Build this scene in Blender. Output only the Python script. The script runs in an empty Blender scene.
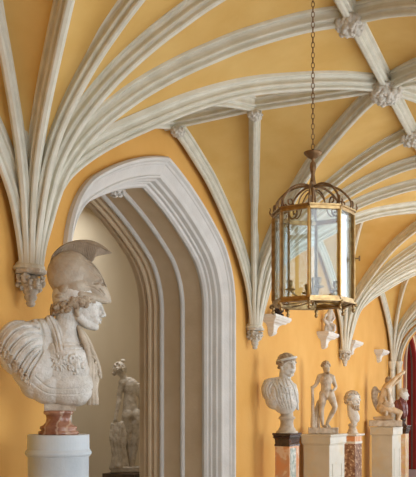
import bpy, bmesh, math, random
import numpy as np
from mathutils import Vector, Matrix, Euler, noise
from mathutils.bvhtree import BVHTree
PI = math.pi
C = bpy.context.scene.collection
scn = bpy.context.scene
rnd = random.Random(7)

# ------------------------------------------------------------------ view maths (used to read distances off the photograph)
F = 813.0; TH = math.atan(347 / F); CZ = 1.5
def spot(px, Y):
    """X position along the gallery, and metres per photo pixel, of something seen in column px at distance Y from the camera's line"""
    dX = 555.0 - px
    K = (F * F + 347 * 347) / F; t = 347 / F
    X = Y * (K / dX - t)
    Z = Y * F / (math.cos(TH) * dX)
    return X, Z / F
def zat(py, k): return CZ + (406 - py) * k

# ------------------------------------------------------------------ materials
def mat(name, base, rough=.6, metal=0, var=None, scale=6, bump=0.0, bscale=60, spec=.5, detail=6, veins=None, vscale=4, patches=None):
    m = bpy.data.materials.new(name); m.use_nodes = True
    nt = m.node_tree; N = nt.nodes; Lk = nt.links
    b = N['Principled BSDF']; b.inputs['Roughness'].default_value = rough; b.inputs['Metallic'].default_value = metal
    b.inputs['Specular IOR Level'].default_value = spec
    tc = N.new('ShaderNodeTexCoord'); co = tc.outputs['Object']
    src = None
    def rgb(c): return (c[0], c[1], c[2], 1)
    if var is None:
        b.inputs['Base Color'].default_value = rgb(base)
    else:
        n = N.new('ShaderNodeTexNoise'); n.inputs['Scale'].default_value = scale; n.inputs['Detail'].default_value = detail
        Lk.new(co, n.inputs['Vector'])
        r = N.new('ShaderNodeValToRGB'); r.color_ramp.elements[0].position = .33; r.color_ramp.elements[1].position = .68
        r.color_ramp.elements[0].color = rgb(base); r.color_ramp.elements[1].color = rgb(var)
        Lk.new(n.outputs['Fac'], r.inputs['Fac']); src = r.outputs['Color']
        for (col, sc, lo, hi, st) in (patches or []):
            n2 = N.new('ShaderNodeTexNoise'); n2.inputs['Scale'].default_value = sc; n2.inputs['Detail'].default_value = 8
            n2.inputs['Roughness'].default_value = .65
            mp = N.new('ShaderNodeMapping'); mp.inputs['Location'].default_value = (sc * 3.1, 1.7, .4)
            Lk.new(co, mp.inputs['Vector']); Lk.new(mp.outputs['Vector'], n2.inputs['Vector'])
            r2 = N.new('ShaderNodeValToRGB'); r2.color_ramp.elements[0].position = lo; r2.color_ramp.elements[1].position = hi
            r2.color_ramp.elements[0].color = (0, 0, 0, 1); r2.color_ramp.elements[1].color = (st, st, st, 1)
            Lk.new(n2.outputs['Fac'], r2.inputs['Fac'])
            mx = N.new('ShaderNodeMixRGB'); Lk.new(r2.outputs['Color'], mx.inputs['Fac']); Lk.new(src, mx.inputs['Color1'])
            mx.inputs['Color2'].default_value = rgb(col); src = mx.outputs['Color']
        if veins:
            w = N.new('ShaderNodeTexWave'); w.inputs['Scale'].default_value = vscale; w.inputs['Distortion'].default_value = 9
            w.inputs['Detail'].default_value = 5; w.inputs['Detail Scale'].default_value = 1.6
            Lk.new(co, w.inputs['Vector'])
            r3 = N.new('ShaderNodeValToRGB'); r3.color_ramp.elements[0].position = .0; r3.color_ramp.elements[1].position = .22
            r3.color_ramp.elements[0].color = (.7, .7, .7, 1); r3.color_ramp.elements[1].color = (0, 0, 0, 1)
            Lk.new(w.outputs['Fac'], r3.inputs['Fac'])
            mx = N.new('ShaderNodeMixRGB'); Lk.new(r3.outputs['Color'], mx.inputs['Fac']); Lk.new(src, mx.inputs['Color1'])
            mx.inputs['Color2'].default_value = rgb(veins); src = mx.outputs['Color']
        Lk.new(src, b.inputs['Base Color'])
    if bump:
        nb = N.new('ShaderNodeTexNoise'); nb.inputs['Scale'].default_value = bscale; nb.inputs['Detail'].default_value = 5
        Lk.new(co, nb.inputs['Vector'])
        bp = N.new('ShaderNodeBump'); bp.inputs['Strength'].default_value = bump; bp.inputs['Distance'].default_value = .01
        Lk.new(nb.outputs['Fac'], bp.inputs['Height']); Lk.new(bp.outputs['Normal'], b.inputs['Normal'])
    return m
M = {}
M['wall'] = mat('ochre_plaster', (.66, .345, .082), .75, var=(.73, .41, .115), scale=1.6, bump=.15, bscale=25, spec=.2)
M['web'] = mat('vault_plaster', (.66, .40, .115), .8, var=(.73, .48, .165), scale=3, bump=.12, bscale=30, spec=.2)
M['rib'] = mat('vault_stone', (.63, .60, .49), .7, var=(.73, .70, .59), scale=9, bump=.25, bscale=50, spec=.25)
M['arch'] = mat('archway_stone', (.62, .595, .55), .65, var=(.69, .665, .62), scale=6, bump=.2, bscale=60, spec=.3)
M['panel'] = mat('archway_panel', (.60, .455, .29), .7, var=(.66, .51, .34), scale=5, bump=.2, bscale=40, spec=.25)
M['carved'] = mat('carved_stone', (.50, .46, .39), .8, var=(.70, .66, .58), scale=40, bump=.5, bscale=90, spec=.2)
M['bracket'] = mat('bracket_stone', (.66, .62, .55), .7, var=(.74, .70, .63), scale=12, bump=.2, spec=.3)
M['niche'] = mat('pale_plaster', (.60, .49, .33), .8, var=(.64, .53, .37), scale=1.2, bump=.1, bscale=20, spec=.2)
M['red'] = mat('red_plaster', (.26, .035, .028), 1.0, var=(.31, .045, .035), scale=2, spec=0.0)
M['floor'] = mat('floor_stone', (.45, .45, .44), .25, var=(.52, .51, .49), scale=2)
M['marble'] = mat('white_marble', (.58, .55, .49), .5, var=(.74, .72, .67), scale=14, bump=.35, bscale=110, spec=.4,
                  patches=[((.36, .28, .19), 9, .52, .75, .5)])
M['marble_aged'] = mat('aged_marble', (.47, .39, .29), .55, var=(.66, .58, .47), scale=12, bump=.35, bscale=100, spec=.35,
                       patches=[((.26, .18, .11), 11, .5, .72, .65)])
M['marble_gold'] = mat('warm_marble', (.60, .42, .23), .55, var=(.72, .60, .44), scale=9, bump=.35, bscale=90, spec=.35,
                       patches=[((.26, .14, .06), 9, .5, .7, .6)])
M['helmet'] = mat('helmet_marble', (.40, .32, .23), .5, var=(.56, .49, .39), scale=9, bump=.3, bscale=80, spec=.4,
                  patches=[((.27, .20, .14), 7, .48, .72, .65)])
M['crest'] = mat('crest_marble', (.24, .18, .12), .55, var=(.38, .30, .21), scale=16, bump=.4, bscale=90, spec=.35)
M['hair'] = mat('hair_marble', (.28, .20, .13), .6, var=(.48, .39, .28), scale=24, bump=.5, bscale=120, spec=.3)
M['redmarble'] = mat('red_brown_marble', (.20, .07, .04), .25, var=(.42, .22, .14), scale=14, veins=(.58, .42, .30), vscale=4)
M['greystone'] = mat('grey_stone', (.54, .60, .64), .6, var=(.61, .67, .70), scale=7, bump=.15, bscale=60, spec=.3)
M['darkmarble'] = mat('black_marble', (.025, .015, .012), .25, var=(.075, .04, .03), scale=12)
M['orangemarble'] = mat('orange_marble', (.70, .28, .10), .3, var=(.62, .36, .20), scale=10, veins=(.80, .62, .42), vscale=3)
M['greenmarble'] = mat('green_white_marble', (.22, .30, .25), .3, var=(.70, .70, .62), scale=22)
M['tanstone'] = mat('tan_stone', (.54, .51, .42), .55, var=(.60, .57, .49), scale=5, bump=.1, patches=[((.66, .46, .14), 3, .55, .75, .5)])
M['breccia'] = mat('breccia_marble', (.13, .05, .035), .3, var=(.40, .24, .15), scale=20, patches=[((.70, .58, .42), 24, .56, .60, 1.0)])
M['porphyry'] = mat('porphyry', (.12, .035, .035), .3, var=(.22, .08, .07), scale=45)
M['yellowmarble'] = mat('yellow_pink_marble', (.75, .56, .22), .35, var=(.72, .48, .36), scale=14, patches=[((.78, .72, .6), 8, .5, .6, .8)])
M['bronze'] = mat('dark_bronze', (.035, .02, .014), .35, metal=.6)
M['brass'] = mat('brass', (.46, .32, .15), .36, metal=1, var=(.26, .16, .07), scale=40)
M['brass_bright'] = mat('brass_bright', (.78, .60, .28), .28, metal=1, var=(.60, .42, .17), scale=30)
M['iron'] = mat('brown_iron', (.17, .09, .04), .5, metal=.7, var=(.30, .18, .08), scale=30)
M['wood'] = mat('dark_wood', (.06, .035, .02), .5, var=(.1, .06, .03), scale=8)
def glass_mat():
    m = bpy.data.materials.new('pane_glass'); m.use_nodes = True; nt = m.node_tree; N = nt.nodes
    out = N['Material Output']; N.remove(N['Principled BSDF'])
    t = N.new('ShaderNodeBsdfTransparent'); t.inputs[0].default_value = (.90, .94, .95, 1)
    g = N.new('ShaderNodeBsdfGlossy'); g.inputs['Roughness'].default_value = .03
    fr = N.new('ShaderNodeFresnel'); fr.inputs['IOR'].default_value = 1.7
    ml = N.new('ShaderNodeMath'); ml.operation = 'MULTIPLY'; ml.inputs[1].default_value = .55; nt.links.new(fr.outputs[0], ml.inputs[0])
    mx = N.new('ShaderNodeMixShader'); nt.links.new(ml.outputs[0], mx.inputs[0]); nt.links.new(t.outputs[0], mx.inputs[1]); nt.links.new(g.outputs[0], mx.inputs[2])
    nt.links.new(mx.outputs[0], out.inputs['Surface']); return m
M['glass'] = glass_mat()

# ------------------------------------------------------------------ object helpers
def link(name, me, m=None, parent=None, smooth=False):
    o = bpy.data.objects.new(name, me); C.objects.link(o)
    if m is not None and not me.materials: me.materials.append(m)
    if parent: o.parent = parent
    if smooth:
        me.polygons.foreach_set('use_smooth', [True] * len(me.polygons))
    return o
def from_bm(name, bm, m, parent=None, smooth=False):
    me = bpy.data.meshes.new(name); bm.normal_update(); bm.to_mesh(me); bm.free()
    return link(name, me, m, parent, smooth)
def thing(name, label, cat, loc=(0, 0, 0), rz=0, group=None):
    o = bpy.data.objects.new(name, None); C.objects.link(o); o.empty_display_size = .1
    o.location = loc; o.rotation_euler = (0, 0, rz); o['label'] = label; o['category'] = cat
    if group: o['group'] = group
    return o
def tag(o, label, cat, group=None):
    o['label'] = label; o['category'] = cat
    if group: o['group'] = group
    return o
def struct(o): o['kind'] = 'structure'; return o
def dup(root, loc=None, rz=None, label=None):
    r = root.copy(); C.objects.link(r)
    if loc is not None: r.location = loc
    if rz is not None: r.rotation_euler = (0, 0, rz)
    if label: r['label'] = label
    for ch in list(root.children):
        c = ch.copy(); C.objects.link(c); c.parent = r
        for g in list(ch.children):
            d = g.copy(); C.objects.link(d); d.parent = c
    return r
def box(bm, x0, x1, y0, y1, z0, z1, mtx=None):
    vs = [bm.verts.new(Vector((x, y, z)) if mtx is None else mtx @ Vector((x, y, z))) for x in (x0, x1) for y in (y0, y1) for z in (z0, z1)]
    for f in ((0, 1, 3, 2), (4, 6, 7, 5), (0, 4, 5, 1), (2, 3, 7, 6), (0, 2, 6, 4), (1, 5, 7, 3)):
        bm.faces.new([vs[i] for i in f])
def bevel_all(bm, w, seg=2):
    bmesh.ops.recalc_face_normals(bm, faces=bm.faces)
    bmesh.ops.bevel(bm, geom=list(bm.edges), offset=w, segments=seg, affect='EDGES', profile=.5)
def lathe(bm, prof, n=40, c=(0, 0, 0), a0=0, a1=2 * PI, cap=True):
    full = abs(a1 - a0 - 2 * PI) < 1e-6
    rings = []
    for (r, z) in prof:
        ring = []
        for i in range(n if full else n + 1):
            a = a0 + (a1 - a0) * i / n
            ring.append(bm.verts.new((c[0] + r * math.cos(a), c[1] + r * math.sin(a), c[2] + z)))
        rings.append(ring)
    for A, B in zip(rings, rings[1:]):
        m = len(A)
        for i in range(m if full else m - 1):
            j = (i + 1) % m
            bm.faces.new((A[i], A[j], B[j], B[i]))
    if cap:
        bm.faces.new(rings[0][::-1]); bm.faces.new(rings[-1])
def box_steps(bm, prof, hx, hy):
    """rectangular pedestal: prof = (extra overhang, z)"""
    rings = [[bm.verts.new((sx * (hx + o), sy * (hy + o), z)) for sx, sy in ((-1, -1), (1, -1), (1, 1), (-1, 1))] for o, z in prof]
    for A, B in zip(rings, rings[1:]):
        for i in range(4):
            j = (i + 1) % 4; bm.faces.new((A[i], A[j], B[j], B[i]))
    bm.faces.new(rings[0][::-1]); bm.faces.new(rings[-1])
def tube(bm, pts, r, n=8, closed=False, flat=1.0):
    pts = [Vector(p) for p in pts]; m = len(pts); rs = r if isinstance(r, (list, tuple)) else [r] * m
    rings = []; up = Vector((0, 0, 1)); prev = None
    for i, p in enumerate(pts):
        a = pts[(i - 1) % m] if (closed or i > 0) else p
        b = pts[(i + 1) % m] if (closed or i < m - 1) else p
        t = (b - a).normalized()
        if prev is None:
            s = t.cross(up)
            if s.length < .05: s = t.cross(Vector((1, 0, 0)))
        else: s = prev - t * prev.dot(t)
        s.normalize(); prev = s; w = s.cross(t)
        rings.append([bm.verts.new(p + s * math.cos(2 * PI * k / n) * rs[i] + w * math.sin(2 * PI * k / n) * rs[i] * flat) for k in range(n)])
    for i in range(m if closed else m - 1):
        A, B = rings[i], rings[(i + 1) % m]
        for k in range(n):
            j = (k + 1) % n; bm.faces.new((A[k], A[j], B[j], B[k]))
    if not closed:
        bm.faces.new(rings[0][::-1]); bm.faces.new(rings[-1])
def catmull(P, n=8):
    P = [Vector(p) for p in P]; out = []
    for i in range(len(P) - 1):
        p0 = P[max(i - 1, 0)]; p1 = P[i]; p2 = P[i + 1]; p3 = P[min(i + 2, len(P) - 1)]
        for k in range(n):
            t = k / n
            out.append(.5 * ((2 * p1) + (p2 - p0) * t + (2 * p0 - 5 * p1 + 4 * p2 - p3) * t * t + (3 * p1 - p0 - 3 * p2 + p3) * t ** 3))
    out.append(P[-1]); return out

# ------------------------------------------------------------------ the gallery: dimensions
X0 = .105; LB = 4.0; YW = 3.0; YR = 1.16; YL = -.65      # bay start, bay length, left wall, ridge, right wall
YS = 2.93; ZS = 2.33; HV = 1.59                                 # springing distance and height, vault rise
NB0, NB1 = -1, 3                                                # bays -1 .. 3
XKS = {-1: X0 + LB - 7.2, 0: X0 + LB - 3.4, 1: X0 + LB, 2: X0 + 2 * LB, 3: X0 + 3 * LB, 4: X0 + 4 * LB}   # corbel positions
def XM(b): return (XKS[b] + XKS[b + 1]) / 2                                # middle of a bay
XA = XKS[NB0]; XE = XKS[NB1 + 1]                    # ends of the gallery
LS = .84                                                       # tierceron boss positions along the ridge
TAB = [(.010, 0), (.022, .09), (.042, .18), (.066, .28), (.105, .40), (.19, .54), (.32, .672), (.45, .768), (.57, .838), (.68, .893), (.85, .957), (1, .99)]
TABT = [(.010, 0), (.021, .09), (.038, .17), (.062, .27), (.112, .395), (.20, .53), (.30, .648), (.42, .755), (.55, .843), (.69, .91), (.85, .962), (1, .99)]
TABC = [(.008, 0), (.015, .08), (.026, .17), (.042, .27), (.084, .395), (.17, .52), (.29, .64), (.42, .755), (.56, .85), (.71, .915), (.86, .965), (1, .99)]
TABW = [(.010, 0), (.024, .08), (.045, .165), (.085, .275), (.16, .39), (.26, .51), (.38, .622), (.5, .718), (.62, .80), (.74, .86), (.87, .92), (1, .965)]
def rib_curve(S, E, tab, n=9):
    S = Vector(S); E = Vector(E)
    return catmull([(S.x + (E.x - S.x) * t, S.y + (E.y - S.y) * t, ZS + HV * h) for t, h in tab], n)
def ends(k, side, d):
    """rib ends of corbel k on side (+1 left wall, -1 right wall) towards direction d (+1/-1) along the gallery"""
    x = XKS[k]; hb = abs(XKS.get(k + d, x + d * LB) - x) / 2
    yo = lambda q: q if side == 1 else (YL + YW - YS) + (YS - q) * (YR - YL - .07) / (YS - YR)
    y = lambda f: yo(YR + f)
    return [((x, y(0)), TAB), ((x + d * LS * hb / 2, y(0)), TAB), ((x + d * hb, y(0)), TABC), ((x + d * hb, y(1.04)), TABT), ((x + d * hb, y(YS - YR)), TABW)]
PROF = [(-.050, 0), (-.050, .030), (-.046, .036), (-.031, .037), (-.022, .050), (-.022, .070), (-.033, .076), (-.033, .087), (-.027, .092), (-.012, .095), (-.010, .107), (-.018, .112), (-.018, .122), (-.010, .129)]
PROF = PROF + [(-a, b) for a, b in PROF[::-1]]
def sweep_rib(bm, pts, prof, up0=.066):
    """profile hangs below the curve: (sideways, down)"""
    rings = []
    for i, p in enumerate(pts):
        a = pts[max(i - 1, 0)]; b = pts[min(i + 1, len(pts) - 1)]
        t = (b - a).normalized()
        h = Vector((t.x, t.y, 0))
        if h.length < 1e-4: h = Vector((pts[-1].x - pts[0].x, pts[-1].y - pts[0].y, 0))
        s = Vector((0, 0, 1)).cross(h).normalized()
        nrm = t.cross(s).normalized()
        if nrm.z < 0 or (abs(nrm.z) < .2 and nrm.dot(h) > 0): nrm = -nrm
        rings.append([bm.verts.new(p + s * u + nrm * (up0 - v)) for u, v in prof])
    m = len(prof)
    for A, B in zip(rings, rings[1:]):
        for k in range(m - 1): bm.faces.new((A[k], A[k + 1], B[k + 1], B[k]))
    bm.faces.new(rings[0]); bm.faces.new(rings[-1][::-1])

web = bmesh.new(); trim_no = [0]
def trim(bm, m, smooth=False):
    trim_no[0] += 1
    return struct(from_bm('trim_%d' % trim_no[0], bm, m, smooth=smooth))
ribbm = None
for side in (1, -1):
    ys = YS if side == 1 else YL + YW - YS
    for k in range(NB0, NB1 + 2):
        xk = XKS[k]
        fan = bmesh.new()
        for d in (1, -1):
            if k == NB0 and d == -1: continue
            if k == NB1 + 1 and d == 1: continue
            cs = []
            for j, (E, tab) in enumerate(ends(k, side, d)):
                c = rib_curve((xk, ys, 0), (E[0], E[1], 0), tab)
                cs.append(c)
                if j == 0 and d == -1 and k != NB1 + 1: continue
                sweep_rib(fan, c, PROF)
            for A, B in zip(cs, cs[1:]):
                NU = 4; grid = []
                for a, b in zip(A, B):
                    grid.append([web.verts.new(a.lerp(b, u / NU) + Vector((0, 0, .046))) for u in range(NU + 1)])
                for g, h in zip(grid, grid[1:]):
                    for u in range(NU): web.faces.new((g[u], g[u + 1], h[u + 1], h[u]))
        lathe(fan, [(.096, ZS - .006), (.096, ZS + .012), (.084, ZS + .022), (.080, ZS + .034), (.060, ZS + .05)], 16, (xk, ys, 0))
        bmesh.ops.recalc_face_normals(fan, faces=fan.faces)
        trim(fan, M['rib'])
bmesh.ops.remove_doubles(web, verts=web.verts, dist=1e-4)
ceil = struct(from_bm('ceiling', web, M['web']))
# ridge ribs
RPROF = [(u * 1.15, v * .85) for u, v in PROF]
rb = bmesh.new()
zr = ZS + HV * .99
sweep_rib(rb, [Vector((XA, YR, zr)), Vector((XE, YR, zr))], RPROF, .055)
trim(rb, M['rib'])
for b in range(NB0, NB1 + 1):
    xm = XM(b)
    rb = bmesh.new()
    sweep_rib(rb, [Vector((xm, YW, zr - .05)), Vector((xm, YR + 1.04, zr)), Vector((xm, YR - 1.06, zr)), Vector((xm, YL, zr - .05))], RPROF, .055)
    trim(rb, M['rib'])

# ------------------------------------------------------------------ walls
def arch_curve(cx, hw, zsp, r1, ang, r2, off, zb=0.0, n1=14, n2=12, nj=2):
    """four-centred arch outline, offset outwards by off; from the left foot over the apex to the right foot (u, z)"""
    cxr = hw - r1; a = math.radians(ang)
    jx = cxr + r1 * math.cos(a); jz = zsp + r1 * math.sin(a)
    c2 = (jx - r2 * math.cos(a), jz - r2 * math.sin(a))
    R1 = r1 + off; R2 = r2 + off
    right = [(hw + off, zb + (zsp - zb) * i / nj) for i in range(nj)]
    right += [(cxr + R1 * math.cos(a * i / n1), zsp + R1 * math.sin(a * i / n1)) for i in range(n1)]
    aend = math.acos((0 - c2[0]) / R2)
    right += [(c2[0] + R2 * math.cos(a + (aend - a) * i / n2), c2[1] + R2 * math.sin(a + (aend - a) * i / n2)) for i in range(n2 + 1)]
    left = [(-u, z) for u, z in right[::-1][1:]]
    return [(cx + u, z) for u, z in (right + left)[::-1]]
ARCH = (6.10, 1.515, 2.47, .75, 60, 4.03)
def sweep_arch(bm, prof, curve, plane='Y', **kw):
    """prof: list of (offset, depth)"""
    rings = [[bm.verts.new((u, d, z) if plane == 'Y' else (d, u, z)) for u, z in curve(o)] for o, d in prof]
    for A, B in zip(rings, rings[1:]):
        for i in range(len(A) - 1): bm.faces.new((A[i], A[i + 1], B[i + 1], B[i]))
def wall_with_arch(bm, x0, x1, ztop, hole, y, plane='Y'):
    """flat wall face around an arch-shaped hole (outline from left foot to right foot)"""
    P = (lambda u, z: (u, y, z)) if plane == 'Y' else (lambda u, z: (y, u, z))
    top = [bm.verts.new(P(u, ztop)) for u, z in hole]; low = [bm.verts.new(P(u, z)) for u, z in hole]
    for i in range(len(hole) - 1):
        if abs(hole[i][0] - hole[i + 1][0]) > 1e-5: bm.faces.new((low[i], low[i + 1], top[i + 1], top[i]))
    for u0, u1 in ((x0, hole[0][0]), (hole[-1][0], x1)):
        bm.faces.new([bm.verts.new(P(*q)) for q in ((u0, 0), (u1, 0), (u1, ztop), (u0, ztop))])
ZT = 4.2; YB = 4.0
ac = lambda o: arch_curve(*ARCH, o)
w = bmesh.new()
wall_with_arch(w, XA, XE + .2, ZT, ac(-.045), YW)
struct(from_bm('wall_left', w, M['wall']))
# archway mouldings
t1 = bmesh.new()
sweep_arch(t1, [(.012, 3.0), (.015, 2.965), (0, 2.945), (-.02, 2.95), (-.032, 2.975), (-.045, 2.985), (-.05, 2.995), (-.105, 3.03), (-.125, 3.04), (-.135, 3.03),
                (-.150, 3.04), (-.155, 3.075), (-.17, 3.09), (-.172, 3.13), (-.185, 3.14), (-.187, 3.165), (-.205, 3.175), (-.215, 3.20), (-.205, 3.225), (-.192, 3.235)], ac)
bmesh.ops.recalc_face_normals(t1, faces=t1.faces)
trim(t1, M['arch'])
def roll(d, o, r, n=8, a0=-.1, a1=PI + .1): return [(o - r * math.sin(a0 + (a1 - a0) * i / n), d - r * math.cos(a0 + (a1 - a0) * i / n)) for i in range(n + 1)]
t2 = bmesh.new()
sweep_arch(t2, [(-.192, 3.235), (-.18, 3.24), (-.16, 3.46), (-.125, 3.70), (-.12, 3.78)], ac)
sweep_arch(t2, [(-.12, 3.76), (-.145, 3.77), (-.15, 3.79), (-.125, 3.80), (-.125, 3.82), (-.155, 3.83), (-.16, 3.85), (-.12, 3.865), (-.12, 3.885), (-.14, 3.895), (-.14, 3.915), (-.09, 3.93), (-.09, 3.99), (.03, YB)], ac)
trim(t2, M['panel'])
for d, o in ((3.46, -.16), (3.71, -.125)):
    t3 = bmesh.new(); sweep_arch(t3, [(o + .01, d - .035)] + roll(d, o - .006, .024) + [(o + .01, d + .035)], ac); trim(t3, M['arch'], True)
# vestibule beyond the archway
w = bmesh.new(); wall_with_arch(w, 3.2, 12.0, 4.4, ac(.02), YB); struct(from_bm('wall_vestibule_front', w, M['niche']))
def quad(name, pts, m):
    b = bmesh.new(); b.faces.new([b.verts.new(p) for p in pts]); return struct(from_bm(name, b, m))
quad('wall_vestibule_back', [(3.2, 6.3, 0), (12, 6.3, 0), (12, 6.3, 4.4), (3.2, 6.3, 4.4)], M['niche'])
quad('wall_vestibule_far', [(12, YB, 0), (12, 6.3, 0), (12, 6.3, 4.4), (12, YB, 4.4)], M['niche'])
quad('wall_vestibule_near', [(3.2, YB, 0), (3.2, 6.3, 0), (3.2, 6.3, 4.4), (3.2, YB, 4.4)], M['niche'])
quad('ceiling_vestibule', [(3.2, YW, 4.4), (12, YW, 4.4), (12, 6.3, 4.4), (3.2, 6.3, 4.4)], M['niche'])
fl = bmesh.new(); box(fl, XA - .3, 25, YL - .6, 6.3, -.1, 0); struct(from_bm('floor', fl, M['floor']))
quad('wall_near', [(XA, YL, 0), (XA, YW, 0), (XA, YW, ZT), (XA, YL, ZT)], M['wall'])
# right wall with a window in every bay
WZ0, WZ1, WH = .7, 3.25, 1.15
rw = bmesh.new()
xs = XA
for b in range(NB0, NB1 + 1):
    xm = XM(b)
    box(rw, xs, xm - WH, YL - .35, YL, 0, ZT)
    box(rw, xm - WH, xm + WH, YL - .35, YL, 0, WZ0); box(rw, xm - WH, xm + WH, YL - .35, YL, WZ1, ZT); xs = xm + WH
box(rw, xs, XE + .2, YL - .35, YL, 0, ZT)
struct(from_bm('wall_right', rw, M['wall']))
wn = 0
for b in range(NB0, NB1 + 1):
    xm = XM(b); wn += 1
    fr = bmesh.new()
    for x0, x1, z0, z1 in ((-WH, -WH + .08, WZ0, WZ1), (WH - .08, WH, WZ0, WZ1), (-WH, WH, WZ0, WZ0 + .08), (-WH, WH, WZ1 - .08, WZ1), (-.42, -.36, WZ0, WZ1), (.36, .42, WZ0, WZ1), (-WH, WH, 2.3, 2.36)):
        box(fr, xm + x0, xm + x1, YL - .16, YL - .06, z0, z1)
    wo = struct(from_bm('window_%d' % wn, fr, M['arch']))
    gp = bmesh.new(); box(gp, xm - WH, xm + WH, YL - .34, YL - .335, WZ0, WZ1); from_bm('window_pane', gp, M['glass'], wo)

# end arch, and the red room beyond it
EA = (YR, 1.6, 2.33, .85, 55, 4.6)
ea = lambda o: arch_curve(*EA, o)
w = bmesh.new(); wall_with_arch(w, YL, YW, ZT, ea(0), XE, 'X'); struct(from_bm('wall_end', w, M['wall']))
w = bmesh.new(); wall_with_arch(w, YL, YW, ZT, ea(0), XE + .2, 'X'); struct(from_bm('wall_end_back', w, M['red']))
t = bmesh.new(); sweep_arch(t, [(0, XE), (0, XE + .2)], ea, 'X'); trim(t, M['wall'])
for o0, wd, x in ((.105, .07, XE - .02), (0, .035, XE - .02), (.035, .035, XE - .025)):
    t = bmesh.new()
    sweep_arch(t, [(o0 + wd, XE + .01), (o0 + wd, x), (o0 + wd * .6, x - .03), (o0 + wd * .4, x - .01), (o0 + wd * .2, x - .03), (o0, x), (o0, XE + .01)], ea, 'X')
    trim(t, M['rib'])
XF = 24.5
RA = (18.8, .85, 2.35, .62, 55, 3.2)
ra = lambda o: arch_curve(*RA, o)
w = bmesh.new(); wall_with_arch(w, XE + .2, XF, ZT, ra(0), YW); struct(from_bm('wall_left_red_room', w, M['red']))
t = bmesh.new(); sweep_arch(t, [(.10, YW), (.10, YW - .04), (.06, YW - .05), (.05, YW - .02), (.0, YW)], ra); trim(t, M['panel'])
t = bmesh.new(); sweep_arch(t, [(0, YW), (-.03, YW + .03), (-.05, YW + .25)], ra); trim(t, M['red'])
t = bmesh.new(); sweep_arch(t, [(-.01, YW + .10), (-.05, YW + .10), (-.06, YW + .13), (-.02, YW + .14)], ra); trim(t, M['wood'])
dq = bmesh.new(); dd = [(u, z) for u, z in ra(-.04)]; dq.faces.new([dq.verts.new((u, YW + .24, z)) for u, z in dd]); struct(from_bm('door_1', dq, M['red']))
quad('wall_red_room_far', [(XF, YL - .3, 0), (XF, YW, 0), (XF, YW, ZT), (XF, YL - .3, ZT)], M['red'])
quad('ceiling_red_room', [(XE + .2, YL - .3, ZT), (XF, YL - .3, ZT), (XF, YW, ZT), (XE + .2, YW, ZT)], M['niche'])
quad('wall_right_red_room', [(XE + .2, YL - .3, 0), (XF, YL - .3, 0), (XF, YL - .3, ZT), (XE + .2, YL - .3, ZT)], M['red'])
# shafts of the end arch
for yy, rr in ((2.93, .05), (2.80, .04)):
    t = bmesh.new()
    lathe(t, [(rr * 1.6, 0), (rr * 1.6, .1), (rr, .16), (rr, 2.20), (rr * 1.3, 2.205), (rr * 1.0, 2.22), (rr * 1.3, 2.26), (rr * 1.7, 2.32), (rr * 1.9, 2.33), (rr * 1.9, 2.37)], 16, (XE - rr * 1.2, yy, 0))
    trim(t, M['rib'], False)

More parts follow.
